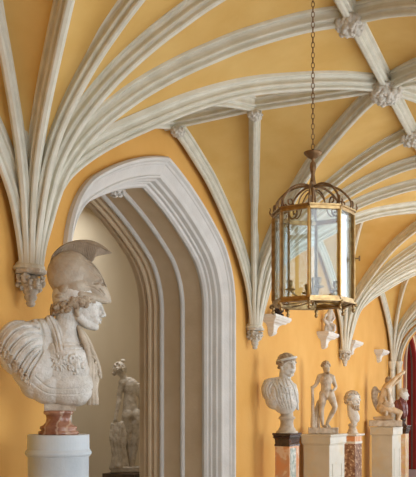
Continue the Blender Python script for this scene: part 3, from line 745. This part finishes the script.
for i in range(170):
    f = rr.random(); x = 0 + 27 * f + rr.uniform(-1, 6); y = 352 + 33 * f + rr.uniform(-7, 2)
    d = pr(x, y, .4, None)
    if d is not None: cl.ell(x, y, d, rr.uniform(.7, 1.4), rr.uniform(.9, 2.0), 1.3, rr.uniform(-50, 50))
link('shoulder_fringe', cl.mesh('straps', .42, 1, rough=.2, rscale=14), M['marble_aged'], root, True)
cl = Clay(*O)
for i in range(60):
    a = rr.uniform(0, 2 * PI); q_ = rr.uniform(4, 9.5); x = 75 + q_ * math.cos(a) * .9; y = 366 + q_ * math.sin(a)
    d = pr(x, y, .3, None)
    if d is not None: cl.ell(x, y, d, rr.uniform(1.0, 2.2), rr.uniform(.9, 1.8), 1.9, rr.uniform(0, 180))
d = pr(75, 366, .8); cl.ell(75, 366, d, 4, 4.8, 2.6); cl.ell(75, 366.5, d + 2.2, .8, 1.8, 1); cl.ell(73.2, 364.6, d + 1.9, .8, .5, .7); cl.ell(76.8, 364.6, d + 1.9, .8, .5, .7)
for i in range(34):
    a = rr.uniform(0, 2 * PI); q_ = rr.uniform(0, 6.5); x = 59.5 + q_ * math.cos(a); y = 363 + q_ * math.sin(a)
    d = pr(x, y, .3, None)
    if d is not None: cl.ell(x, y, d, rr.uniform(.8, 2.2), rr.uniform(.8, 1.4), 1.5, rr.uniform(0, 180))
for ang in (50, 80, 110, 140, 200, 320): 
    a = math.radians(ang); stroke(cl, [(59.5, 363), (59.5 + 5 * math.cos(a), 363 + 5 * math.sin(a)), (59.5 + 9 * math.cos(a), 363 + 9.5 * math.sin(a))], .9, .4)
link('medallion_relief', cl.mesh('medallion', .42, 1, rough=.2, rscale=20), M['marble'], root, True)
cl = Clay(*O)
cl.ell(88, 352, 5, 5.5, 17, 8, -22); cl.ell(93, 372, 4, 5, 16, 8, -10); cl.ell(92, 386, 6, 5.5, 18, 8)
cl.chain([(78, 328, 7, 2), (81, 336, 10, 2.8), (85, 347, 13, 3), (88, 358, 13, 2.6), (88.5, 374, 13, 2.2), (88.5, 390, 12.5, 2.2), (88.5, 404, 12, 2.2)])
cl.chain([(79, 328, 4, 2), (84, 336, 8, 2.4), (89, 347, 10, 2.6), (94, 358, 10, 2.5), (98, 369, 9, 2.4), (100, 378, 8, 1.6)])
cl.chain([(80, 329, 0, 2), (86, 338, 3, 2.4), (91, 349, 5, 2.4), (96, 361, 6, 2.2), (99, 370, 5, 2)])
for x, y, d in ((92, 368, 12.5), (95, 374, 11), (96.5, 372, 6)): cl.chain([(x - 1, y - 10, d, 1.3), (x, y + 6, d, 1.9), (x - .8, y + 18, d, 1.8), (x, 404, d - 1, 2.0)])
for i in range(70):
    f = rr.random(); cl.ell(86 + 12 * f + rr.uniform(-4, 1), 342 + 34 * f + rr.uniform(-3, 3), 11 - 3 * f + rr.uniform(-2, 3.5), 1.2, .9, 1.3, rr.uniform(0, 90))
link('cloak', cl.mesh('cloak', .45, 1, rough=.2, rscale=14), M['marble_aged'], root, True)

# ================= nude statue inside the archway
Yn = 5.35; Xn, k = spot(127.5, Yn); zn = zat(472.5, k)
t = pedestal('stone_pedestal', 'low dark pedestal under the nude statue inside the archway', Xn, Yn, 0, [('block', .24, .22, [(.03, 0), (.03, .08), (0, .1), (0, zn - .06), (.02, zn - .05), (.02, zn)], M['wood'])])
O = (k, 127.5, 472.5)
root = thing('nude_statue', 'white marble nude woman seen from behind inside the archway, beside draped urn', 'statue', (Xn, Yn, zn + .006), facing(127.5))
cl = Clay(*O)
cl.ell(120.5, 370, 0, 5.6, 6.6, 5.4); cl.ell(116.5, 371, 2, 3.2, 4.6, 3.4); cl.chain([(122, 374, 0, 3.4), (125, 380, 0, 3.2), (127.5, 384, 0, 4)])
cl.chain([(122, 383, 1, 3.6), (129, 382, 0, 4.8), (136, 386, -1, 4.0), (139, 390, -1, 3.2)], .8)
cl.ell(131, 390, 0, 8.0, 10, 5.2, -8); cl.chain([(131, 386, 0, 7.4), (130.5, 396, 0, 6.4), (130, 403, 0, 6.6), (130.5, 412, 0, 8)], .75)
cl.ell(128.5, 416, 1.5, 6.6, 8.2, 6, 10); cl.ell(135.5, 416, 1, 6, 8, 5.8, -10)
cl.chain([(128, 420, 0, 6.6), (128, 434, 0, 5), (129, 446, -1, 3.3), (130.5, 456, -1, 3.2), (131, 467, -1, 2)]); cl.chain([(131, 467, -1, 2), (133, 470.5, 2, 1.9)])
cl.chain([(136, 420, 1, 6.4), (136.5, 432, 1, 5), (135, 445, 1, 3.6), (133.5, 455, 1, 3.4), (132.5, 468, 1, 2)]); cl.chain([(132.5, 468, 1, 2), (134, 471, 5, 1.8)])
cl.chain([(122.5, 384, 1, 3.4), (119.5, 394, 1, 2.8), (119, 402, 2, 2.5), (117, 412, 4, 2.1), (115.5, 420, 5, 1.8)])
cl.chain([(139, 390, -1, 3), (141.5, 402, -2, 2.6), (139, 412, -4, 2.2), (135, 418, -6, 1.8)])
for j, dx in enumerate((-1.4, -.4, .6, 1.5)): cl.chain([(115.6 + dx, 420, 5, .7), (114.6 + dx, 423.5 + .6 * (j in (1, 2)), 5, .6)])
cl.ell(125.5, 371.5, 0, 1.4, 2, 3)
body = cl.mesh('nude', .5, 2, rough=.25, rscale=8, dents=[(132, 420, 7, 4.5, 2.2), (130.8, 398, 6, 3, .5)])
link('body', body, M['marble_aged'], root, True)
cl = Clay(*O); rr = random.Random(11)
for i in range(70):
    a = rr.uniform(0, 2 * PI); e = rr.uniform(-.3, 1.4); cl.ell(119.5 + 6 * math.cos(a) * math.cos(e), 369.5 - 6.5 * math.sin(e), 5.8 * math.sin(a) * math.cos(e), 1.4, 1.3, 1.4)
cl.ell(123, 361.5, 1, 2.6, 2.2, 2.4); cl.ell(114.5, 374, 2, 2.4, 2.6, 2.4)
link('hair', cl.mesh('hair', .45, 1), M['marble_aged'], root, True)
cl = Clay(*O)
cl.chain([(116, 423, 3, 2.6), (116, 431, 2, 5.4), (117.5, 443, 2, 6.6), (120, 455, 2, 5), (119, 466, 2, 7)]); cl.chain([(122, 424, 3, 3), (124, 436, 3, 3.4), (123, 450, 4, 3), (125, 468, 3, 3.4)])
for x in (112, 115, 118, 121): cl.chain([(x, 424, 5, 1.2), (x - 1, 438, 7, 1.5), (x + 1, 454, 7, 1.3), (x - 1, 468, 7, 1.6)])
cl.slab(111, 140, 467, 472.5, -8, 8)
link('drapery_support', cl.mesh('drape', .55, 2, rough=.4, rscale=7), M['marble_aged'], root, True)

# ================= emperor bust
Y2 = 2.70; X2, k = spot(285.5, Y2); z2 = zat(433, k)
hx, hy = .125, .085
pz = lambda y: zat(y, k)
t = pedestal('marble_pillar', 'slim pillar pedestal with orange marble panel and black marble cap', X2 + .06, Y2, RZ8, [
    ('shaft', hx, hy, [(.03, 0), (.03, .1), (0, .12), (0, pz(446))], M['orangemarble']),
    ('capital', hx, hy, [(.006, pz(446)), (.006, pz(444.5)), (.0, pz(443.5)), (.004, pz(439)), (.022, pz(437)), (.012, pz(436)), (.022, pz(435)), (.024, z2)], M['darkmarble'])])
b = bmesh.new(); box(b, -hx + .02, hx - .085, -hy - .004, -hy + .002, .2, pz(448)); from_bm('green_panel', b, M['greenmarble'], t)
O = (k, 285.5, 433)
root = thing('emperor_bust', 'white marble bust of a man with a headband on the black-capped pillar', 'bust', (X2, Y2, z2), facing(285.5))
b = bmesh.new(); lathe(b, [(10.6 * k, 0), (11 * k, .8 * k), (10.6 * k, 2 * k), (8.6 * k, 2.8 * k), (8.6 * k, 4 * k), (7 * k, 6 * k), (6.4 * k, 10 * k), (6.8 * k, 13.5 * k), (8.4 * k, 14.4 * k), (8.2 * k, 16 * k), (6.4 * k, 17 * k), (6.2 * k, 21.5 * k)], 32, (1.4 * k, 0, 0)); from_bm('socle', b, M['marble_aged'], root, True)
cl = Clay(*O)
cl.ell(281, 394, 3, 15, 16, 12); cl.ell(271, 391, 2, 9.5, 13, 10, -12); cl.ell(285, 404, 4, 12, 10.5, 9.5); cl.ell(290, 396, 1, 8.5, 15, 9); cl.ell(276, 399, 3, 11, 11, 10, -25)
cl.chain([(285, 372, 1, 5.6), (285, 380, 1, 6), (284.5, 386, 2, 9)]); cl.chain([(284, 381, 0, 5), (272, 383, 1, 5.2)]); cl.chain([(286, 382, 0, 4), (293, 387, -2, 4)])
cl.ell(287, 364, 1, 8.3, 9, 7.5); cl.ell(289.5, 368, 3, 6.2, 8, 6.2); cl.ell(291, 374.5, 5, 3, 2.4, 3); cl.chain([(283.5, 371, 5, 2.8), (290.5, 375, 6, 2.4)]); cl.ell(286.8, 371, 6, 3.4, 4, 3)
cl.chain([(292.2, 364.5, 8.2, .9), (293.6, 368.6, 9.8, 1.3)]); cl.ell(292.4, 372, 8, 2.2, .7, 1.2); cl.ell(292.2, 373.3, 7.6, 1.8, .7, 1.1); cl.chain([(288, 363.6, 8, .8), (291.8, 363.6, 8.8, .8)]); cl.chain([(293.4, 363.6, 8, .8), (295.2, 364, 6, .8)])
cl.ell(281.6, 367.5, 7.2, 1.2, 2.4, 1)
body = cl.mesh('emperor', .36, 2, rough=.28, rscale=12, grooves=[([(272 + dx, 380 - dx * .1), (275 + dx, 389), (277 + dx, 399), (282 + dx * .7, 409)], .9, .9) for dx in (0, 3, 6, 9.5, 13)] + [([(268 + dx, 383), (264.5 + dx, 390), (267 + dx, 399)], .9, .9) for dx in (0, 3, 6)], dents=[(290, 366.2, 8, 1.9, .8), (294.4, 366, 7.5, 1.6, .6)])
link('body', body, M['marble'], root, True); pr = surf_probe(body, *O)
cl = Clay(*O); rr = random.Random(5)
for i in range(150):
    a = rr.uniform(0, 2 * PI); e = rr.uniform(-.5, 1.5); x = 286.3 + 9.0 * math.cos(a) * math.cos(e); d = 1 + 8.2 * math.sin(a) * math.cos(e); y = 363.3 - 9.3 * math.sin(e)
    if e < .55 and d > 1 and x > 284: continue
    cl.ell(x, y, d, 1.5, 1.3, 1.5, rr.uniform(0, 90))
cl.ell(286.2, 361.3, .5, 9.0, 8.4, 8.0)
link('hair', cl.mesh('hair', .42, 1, rough=.3, rscale=20), M['hair'], root, True)
b = bmesh.new(); n = 28
tube(b, [cl_p for cl_p in [Vector(((286.8 + 9.2 * math.cos(2 * PI * i / n) - 285.5) * k, -(1 + 8.6 * math.sin(2 * PI * i / n)) * k, (433 - (359.3 - 2.0 * math.cos(2 * PI * i / n))) * k)) for i in range(n)]], 1.25 * k, 8, True)
from_bm('headband', b, M['marble'], root, True)
cl = Clay(*O)
stroke(cl, [(289, 380), (293, 387), (296, 396), (297.5, 409)], 1.4, -.5); stroke(cl, [(292, 382), (296.5, 392), (298, 402)], 1.0, -.4); stroke(cl, [(279, 382), (284, 388), (290, 386)], .9, .2); stroke(cl, [(270, 379), (276, 387), (279, 397)], .8, .1)
for i in range(26): 
    x = rr.uniform(279, 294); y = rr.uniform(388, 402); d = pr(x, y, .2, None)
    if d is not None: cl.ell(x, y, d, .8, .8, .6)
link('toga_folds', cl.mesh('folds', .36, 1, rough=.2, rscale=16), M['marble'], root, True)

# ================= standing youth
Y3 = 2.72; X3, k = spot(323, Y3); z3 = zat(434, k); pz = lambda y: zat(y, k)
t = pedestal('box_pedestal', 'wide pale stone box pedestal under the standing nude youth', X3 + .06, Y3, RZ8, [
    ('block', .25, .175, [(.04, 0), (.04, .12), (0, .15), (0, pz(445)), (.006, pz(444.6)), (.010, pz(443.5))], M['tanstone']),
    ('cap', .25, .175, [(.010, pz(443.5)), (.02, pz(443)), (.02, pz(437)), (.032, pz(435.6)), (.035, pz(434.6)), (.03, z3)], M['tanstone'])])
def sunk(t, hx, hy, z0, z1, m):
    b = bmesh.new(); x0, x1 = -hx * .62, hx * .62
    for q_ in ((x0, x1, z0, z0 + .012), (x0, x1, z1 - .012, z1), (x0, x0 + .012, z0, z1), (x1 - .012, x1, z0, z1)): box(b, q_[0], q_[1], -hy - .006, -hy + .002, q_[2], q_[3])
    from_bm('panel_moulding', b, m, t)
sunk(t, .25, .175, .2, pz(463), M['tanstone'])
O = (k, 323, 434)
root = thing('standing_statue', 'marble statue of a nude youth leaning on a tree stump', 'statue', (X3, Y3, z3 + .012), facing(323))
cl = Clay(*O)
cl.slab(308.6, 338, 428.6, 434, -9, 9)
link('statue_base', cl.mesh('base', .6, 1, rough=.5, rscale=6), M['marble_aged'], root, True)
cl = Clay(*O)
cl.ell(326, 368.3, 1, 3.7, 4.7, 4.0); cl.ell(327.3, 370.5, 3, 2.5, 3.2, 2.4); cl.chain([(325.6, 371, 0, 2.3), (326, 376, 0, 2.4)]); cl.ell(328.6, 370, 4.5, .8, 1.4, .9)
cl.chain([(319.6, 378, 0, 2.9), (326, 376.6, 0, 3.2), (332.2, 378.4, 0, 2.8)])
cl.ell(326, 381.5, 1, 6.4, 6.2, 4.2); cl.chain([(326, 380, .5, 5.6), (326, 387, .5, 5.0), (326.3, 391, .5, 5.2), (326.5, 395, 0, 6)], .8)
cl.chain([(323.4, 395, 0, 4.5), (322.3, 403, 1, 3.7), (321.6, 409.5, 1.4, 2.6), (321.6, 416, .6, 2.6), (322.6, 425, 0, 1.5)]); cl.chain([(322.8, 426.5, 0, 1.6), (326.5, 427.8, 3.5, 1.5)])
cl.chain([(330, 395, 0, 4.5), (332.6, 402, 2.5, 3.7), (334.6, 408.5, 4, 2.6), (331, 416, 0, 2.5), (326.8, 424.5, -3.5, 1.5)]); cl.chain([(326.8, 425, -3.5, 1.5), (329.5, 427.8, -2, 1.4)])
cl.chain([(319.4, 378, 0, 2.7), (316.6, 384, -.6, 2.0), (315.6, 386, -.6, 1.9), (313, 388.2, .6, 1.5)]); 
for j in range(4): cl.chain([(312.6, 387.6 + j * .7, 1.6 - j * .7, .6), (311.4, 389.4 + j * .6, 1.8 - j * .8, .5)])
cl.chain([(332.4, 378.6, 0, 2.6), (334.6, 385, -.5, 2.0), (335.4, 388, 0, 1.8), (333.6, 391, 2.6, 1.4)])
for j in range(4): cl.chain([(333.6 - j * .3, 391, 2.8, .6), (332.0 - j * .2, 392.4 - j * .5, 4.2, .5)])
cl.ell(326.8, 397.2, 4.2, 1, 1.5, 1)
body = cl.mesh('youth', .36, 2, rough=.12, rscale=10, dents=[(326, 379.5, 5, 1.6, .5), (326, 386, 5, 1.8, .4), (327.2, 367.8, 4.6, 1.4, .4)])
link('body', body, M['marble_aged'], root, True)
cl = Clay(*O); rr = random.Random(21)
for i in range(60):
    a = rr.uniform(0, 2 * PI); e = rr.uniform(-.1, 1.5); x = 325.7 + 4.1 * math.cos(a) * math.cos(e); d = .6 + 4.2 * math.sin(a) * math.cos(e)
    if e < .35 and d > 1.5 and x > 324.5: continue
    cl.ell(x, 367.3 - 4.8 * math.sin(e), d, 1.1, 1.1, 1.1)
for i in range(8): cl.ell(327.5 + rr.uniform(-1.4, 1.4), 373.3 + rr.uniform(-.8, 1.4), 4 + rr.uniform(-1, 1), .9, .9, .9)
link('hair', cl.mesh('hair', .36, 1), M['hair'], root, True)
cl = Clay(*O)
cl.chain([(312.2, 388, 0, 1.4), (312.6, 400, 0, 1.7), (312.8, 414, 0, 1.9), (313, 429, 0, 2.6)]); cl.chain([(312.4, 392, 0, 1.2), (313.6, 390, .5, .8)])
cl.chain([(319.5, 403, -3, 2.6), (317.4, 411, -3, 2.9), (316.6, 419, -2, 2.7), (317.6, 428, -2, 2.2)]); cl.chain([(316, 416, 0, 1.3), (315.4, 423, .6, 1), (315.8, 429, .6, 1)]); cl.chain([(319, 416, 0, 1.2), (319.4, 429, .6, .9)])
link('tree_stump', cl.mesh('stump', .4, 1, rough=.3, rscale=14), M['marble_aged'], root, True)

# ================= small bearded bust
Y4 = 2.78; X4, k = spot(352.5, Y4); z4 = zat(433.8, k); pz = lambda y: zat(y, k)
t = pedestal('marble_pillar', 'pillar pedestal with dark mottled marble panel under the small bearded bust', X4 + .03, Y4, RZ8, [
    ('shaft', .14, .085, [(.02, 0), (.02, .1), (0, .12), (0, pz(443.4))], M['breccia']),
    ('fillet', .14, .085, [(.006, pz(443.4)), (.008, pz(441.2))], M['bracket']),
    ('frieze', .14, .085, [(0, pz(441.2)), (0, pz(436))], M['orangemarble']),
    ('top_slab', .14, .085, [(.01, pz(436)), (.035, pz(435.2)), (.035, z4)], M['bracket'])])
O = (k, 352.5, 433.8)
root = thing('bearded_bust', 'small marble bust with curly hair and beard between the two box pedestals', 'bust', (X4, Y4, z4), facing(352.5))
b = bmesh.new(); lathe(b, [(5.8 * k, 0), (6 * k, .8 * k), (5.2 * k, 2 * k), (4.6 * k, 2.8 * k), (4.8 * k, 4 * k), (3.8 * k, 5 * k), (3.6 * k, 7.4 * k), (4.6 * k, 8 * k), (4.6 * k, 9.4 * k), (3 * k, 10.4 * k)], 28); from_bm('socle', b, M['marble_aged'], root, True)
cl = Clay(*O)
cl.chain([(350.5, 406, 0, 3.6), (352, 414, 1, 4.6), (354, 420, 1, 3.9), (353.6, 424, 1, 2.8)], .8); cl.ell(350.6, 412, 0, 3.2, 6, 4); cl.ell(354.4, 415, 1.8, 4.6, 8, 3.2, -24)
cl.chain([(352, 400, 0, 4), (352, 408, 0, 3.6)]); cl.ell(352.8, 399, 0, 6.8, 7.2, 6); cl.ell(355, 402, 2.2, 4.8, 6, 4.4); cl.chain([(357.6, 400, 5.4, .7), (359, 403, 6.2, .9)]); cl.chain([(355, 399.4, 6, .7), (359.4, 399.2, 5, .7)])
link('body', cl.mesh('bearded', .36, 2, rough=.1, rscale=8, dents=[(356, 401, 6.4, 1.3, .6), (359, 400.8, 5.4, 1.1, .4)]), M['marble'], root, True)
cl = Clay(*O); rr = random.Random(31)
for i in range(280):
    a = rr.uniform(0, 2 * PI); e = rr.uniform(-.75, 1.5); x = 352.2 + 7.6 * math.cos(a) * math.cos(e); d = 7 * math.sin(a) * math.cos(e); y = 399 - 7.8 * math.sin(e)
    if e < .6 and d > -1 and x > 352: continue
    cl.ell(x, y, d, 1.2, 1.2, 1.3)
for i in range(46): cl.ell(356 + rr.uniform(-4, 3), 406.4 + rr.uniform(-1.5, 4), 3.6 + rr.uniform(-2.4, 2.4), .9, 1.0, .9)
link('hair', cl.mesh('hair', .36, 1, rough=.2, rscale=20), M['marble_aged'], root, True)

# ================= kneeling winged figure
Y5 = 2.66; X5, k = spot(386, Y5); z5 = zat(427, k); pz = lambda y: zat(y, k)
t = pedestal('box_pedestal', 'pale stone box pedestal under the kneeling winged figure with raised arms', X5 + .04, Y5, RZ8, [
    ('block', .235, .18, [(.04, 0), (.04, .12), (0, .15), (0, pz(435))], M['tanstone']),
    ('cap', .235, .18, [(.012, pz(435)), (.02, pz(434)), (.02, pz(429.5)), (.026, pz(427.6)), (.026, z5)], M['tanstone'])])
sunk(t, .235, .18, .2, pz(448), M['tanstone'])
O = (k, 386, 427)
root = thing('kneeling_statue', 'kneeling winged marble figure raising both arms up to the right', 'statue', (X5, Y5, z5 + .014), facing(386))
cl = Clay(*O); cl.slab(369.4, 401.6, 421.2, 427, -8.5, 8.5)
link('statue_base', cl.mesh('base', .5, 1, rough=.4, rscale=6), M['marble_aged'], root, True)
cl = Clay(*O)
cl.ell(389, 381.5, 0, 2.9, 3.6, 3); cl.ell(390.6, 381, 0, 1.4, 2.2, 1.7, 30); cl.chain([(388, 384, 0, 1.8), (386.8, 387.4, 0, 2.2)])
cl.chain([(387.4, 388, 0, 4.8), (385.2, 395, 0, 5.8), (383, 402, 0, 5.5), (381.4, 408, 0, 6.2)], .8); cl.chain([(386.4, 388, 4.2, 2.4), (386.4, 388, -4.2, 2.4)])
cl.chain([(387, 388, 4, 2.7), (391.6, 383.4, 4, 2.2), (396, 378.4, 3.4, 1.9), (400.4, 374.8, 2.4, 1.5), (403, 373, 2, 1.4)])
cl.chain([(387, 388, -4, 2.3), (393.5, 385, -4, 1.8), (398.6, 380, -3, 1.5), (401.6, 375.4, -1, 1.1), (403, 374, 0, 1.2)])
for j in range(4): cl.chain([(403, 373.2, 2.2 - j * .7, .55), (404.8 - (j % 2) * .3, 371.8 + j * .7, 2.2 - j * .7, .45)])
cl.chain([(402.6, 372.6, 1.4, .5), (403.2, 370.8, 1.2, .45)])
cl.chain([(382, 409, 3.4, 4.6), (388, 409.6, 4.2, 4.0), (395, 411.6, 4, 3.0), (399.6, 413.2, 3.6, 2.5)]); cl.chain([(399.8, 413.4, 3.6, 2.4), (398.6, 418, 3, 1.7), (397.6, 421, 3, 1.4)]); cl.chain([(397.6, 420.6, 3, 1.3), (400.6, 421.4, 3.6, 1.1)])
cl.chain([(382, 410, -3, 4.8), (386.6, 414, -1, 4.2), (391, 417.6, 1, 3.2)]); cl.chain([(391, 418.2, 1, 2.6), (384, 418.6, 1, 2.8), (377, 419.2, 0, 1.8), (374.4, 418.6, 0, 1.4)])
link('body', cl.mesh('kneeler', .34, 2, rough=.14, rscale=9), M['marble_gold'], root, True)
cl = Clay(*O)
cl.ell(388, 406, 3, 6.4, 5, 5.4, 15); cl.chain([(388, 390, 5, 1.5), (389.6, 398, 5.2, 2.0), (390.6, 407, 5, 2.4), (392, 416, 4, 2.0)]); cl.chain([(385, 398, 5, 1.2), (387, 406, 6, 1.6), (386, 415, 6, 1.6)]); cl.chain([(389, 392, 0, 1.6), (391.6, 404, 1, 2.0), (394, 412, 1, 2.0)])
link('drapery', cl.mesh('drape', .36, 1, rough=.3, rscale=14), M['marble_aged'], root, True)
cl = Clay(*O); cl.ell(388.3, 380.5, 0, 3.1, 3.4, 3.3); cl.ell(386.4, 382, 0, 1.8, 2, 2)
link('hair', cl.mesh('hair', .4, 1, rough=.4, rscale=22), M['hair'], root, True)
for s in (1, -1):
    cl = Clay(*O)
    cl.chain([(383, 394, 1.6 * s, 1.2), (379, 392, 2.6 * s, 1.2), (375.6, 388.4, 3.6 * s, 1.4), (373.6, 390.6, 4.2 * s, 1.5), (373.2, 397, 4.4 * s, 1.7), (374.6, 404, 3.6 * s, 1.6), (376.6, 410.6, 2.6 * s, .8)], .6)
    for f in range(3): cl.chain([(378 - f * 1.2, 391.6 - f * .3, (2.6 + f * .4) * s, .9), (376.8 - f * .7, 399 + f * .5, (3 + f * .3) * s, 1.1), (378 - f * .5, 407 + f * .6, 2.6 * s, .7)], .6)
    link('wing', cl.mesh('wing', .36, 1, rough=.2, rscale=20), M['hair'], root, True)

# ================= porphyry bust
Y6 = 2.66; X6, k = spot(403, Y6); z6 = zat(425.4, k); pz = lambda y: zat(y, k)
t = pedestal('marble_pillar', 'yellow and pink marble pillar with dark cap under the farthest bust', X6 + .02, Y6, RZ8, [
    ('shaft', .10, .075, [(.02, 0), (.02, .1), (0, .12), (0, pz(433.6))], M['yellowmarble']),
    ('capital', .10, .075, [(.0, pz(433.6)), (.008, pz(432)), (.03, pz(428.6)), (.02, pz(427.4)), (.038, pz(426)), (.038, z6)], M['darkmarble'])])
O = (k, 402, 425.4)
root = thing('porphyry_bust', 'pale head on a dark purple-red bust behind the kneeling figure', 'bust', (X6, Y6, z6), facing(402))
b = bmesh.new(); lathe(b, [(3.6 * k, 0), (3.6 * k, .8 * k), (2.6 * k, 2 * k), (2.2 * k, 4 * k), (3 * k, 5.4 * k), (2.6 * k, 8 * k)], 20); from_bm('socle', b, M['darkmarble'], root, True)
cl = Clay(*O); cl.ell(400.5, 407.5, 0, 6.4, 9, 5.6); cl.ell(402, 412, 1, 5, 7, 4.8); cl.ell(396.4, 406, 0, 4, 6.4, 5); cl.chain([(401, 398, 0, 2.6), (400.6, 402, 0, 4)])
cl.chain([(403, 402, 3, .9), (405, 408, 4, .9), (405.6, 415, 4, .8)]); cl.chain([(399, 401, 5, .8), (401.6, 408, 5.6, .8), (403, 416, 5, .8)])
link('draped_chest', cl.mesh('chest', .36, 1, rough=.2, rscale=10), M['porphyry'], root, True)
cl = Clay(*O); cl.chain([(401.6, 396, 0, 2.5), (401, 401.6, 0, 2.7)]); cl.ell(402.4, 394, 0, 4.4, 5.2, 3.9); cl.ell(404, 396.4, 0, 3.2, 4, 3); cl.chain([(406.2, 393, 0, .6), (407.5, 395.6, 0, .75)]); cl.ell(405.8, 399, 0, 1.5, 1.3, 1.5); cl.ell(406.4, 397.6, 0, .8, .5, 1.2)
link('head', cl.mesh('head', .3, 2), M['marble'], root, True)
cl = Clay(*O); cl.ell(400.8, 393, 0, 4.3, 4.9, 4.2); cl.ell(403, 391.2, 0, 3.6, 2.9, 3.8)
link('hair', cl.mesh('hair', .36, 1, rough=.5, rscale=20), M['marble_aged'], root, True)

# ================= figurine and ornament on the brackets
Y7 = 2.91; X7, k = spot(333, Y7); zq = 2.52
O = (k, 333, 332.5)
root = thing('figurine', 'small white seated figurine on the wall bracket behind the lantern', 'figurine', (X0 + LB * 2.75, Y7 - .01, zq), facing(333))
cl = Clay(*O)
cl.slab(327, 338.6, 330.6, 332.5, -4, 4); cl.chain([(333, 326, 0, 3.6), (333.4, 318, 0, 3.4), (334, 312, 0, 3)]); cl.ell(334.4, 307.8, .5, 2.4, 2.8, 2.4)
cl.chain([(332, 325, 2, 2), (329, 321, 4, 1.6), (327.5, 319.6, 4, 1.0)]); cl.chain([(335, 325, 2, 2.1), (338, 326, 3, 1.7), (338.4, 330, 3, 1.3)]); cl.chain([(332, 313, 1, 1.5), (329.4, 316, 2.4, 1.1), (328.6, 319.6, 4, .9)]); cl.chain([(336, 313, 1, 1.5), (338, 318, 2, 1.1), (336, 321, 3, .9)])
cl.chain([(329.6, 326, 2, 1.3), (329.4, 331, 2, 1.4)]); cl.ell(333, 328, 0, 4, 3.6, 3.4)
link('body', cl.mesh('figurine', .32, 2, rough=.2, rscale=12), M['marble'], root, True)
Y8 = 2.91; X8, k = spot(281, Y8); O = (k, 281, 314)
root = thing('bronze_ornament', 'small dark bronze ornament on the bracket below the lantern', 'ornament', (X0 + LB * 2.18, Y8 - .01, zq), facing(281))
cl = Clay(*O); cl.slab(276, 286.6, 312, 314, -4, 4); cl.ell(281, 309.4, 0, 4.6, 3.4, 4); cl.ell(279.6, 306, 1, 2.6, 3.2, 2.6); cl.ell(284, 308, 1, 3, 2.4, 2.6); cl.chain([(277, 309, 2, 1.2), (275.8, 306, 2, .8)])
link('body', cl.mesh('ornament', .34, 1, rough=.5, rscale=12), M['bronze'], root, True)

# ------------------------------------------------------------------ window daylight, and fill lamps added in the two rooms beyond
def area(name, loc, rot, sx, sy, e, col=(1, .97, .92)):
    l = bpy.data.lights.new(name, 'AREA'); l.shape = 'RECTANGLE'; l.size = sx; l.size_y = sy; l.energy = e; l.color = col
    o = bpy.data.objects.new(name, l); C.objects.link(o); o.location = loc; o.rotation_euler = rot; return o
EN = {-1: 20, 0: 100, 1: 88, 2: 140, 3: 150}
for bb in range(NB0, NB1 + 1):
    area('window_daylight', (XM(bb), YL - .32, (WZ0 + WZ1) / 2), (PI / 2, 0, 0), 2 * WH - .05, WZ1 - WZ0 - .05, EN[bb], (.84, .92, 1))
area('red_room_fill', (20.5, YL - .25, 2.0), (PI / 2, 0, 0), 3, 2.4, 170, (1, .98, .96))  # added lamp before a solid wall, no window there; brightens the red room
area('vestibule_fill', (9.4, 5.2, 4.36), (0, 0, 0), 1.8, 1.4, 60, (.86, .92, 1))  # added lamp under a closed ceiling, no roof opening; brightens the vestibule
wd = bpy.data.worlds.new('sky'); scn.world = wd; wd.use_nodes = True
wd.node_tree.nodes['Background'].inputs[0].default_value = (.75, .85, 1, 1); wd.node_tree.nodes['Background'].inputs[1].default_value = .6

# ------------------------------------------------------------------ camera
cam = bpy.data.cameras.new('camera'); co = bpy.data.objects.new('camera', cam); C.objects.link(co); scn.camera = co
cam.sensor_fit = 'VERTICAL'; cam.sensor_height = 24; cam.sensor_width = 24; cam.lens = F / 477 * 24; cam.shift_y = (406 - 238.5) / 477; cam.clip_start = .02
co.location = (0, 0, CZ); co.rotation_euler = (PI / 2, 0, TH - PI / 2)
vs = scn.view_settings; vs.view_transform = 'Standard'; vs.look = 'None'; vs.gamma = 1; vs.use_curve_mapping = False; vs.exposure = 0.0
scn.cycles.max_bounces = 12; scn.cycles.diffuse_bounces = 6; scn.cycles.transparent_max_bounces = 16
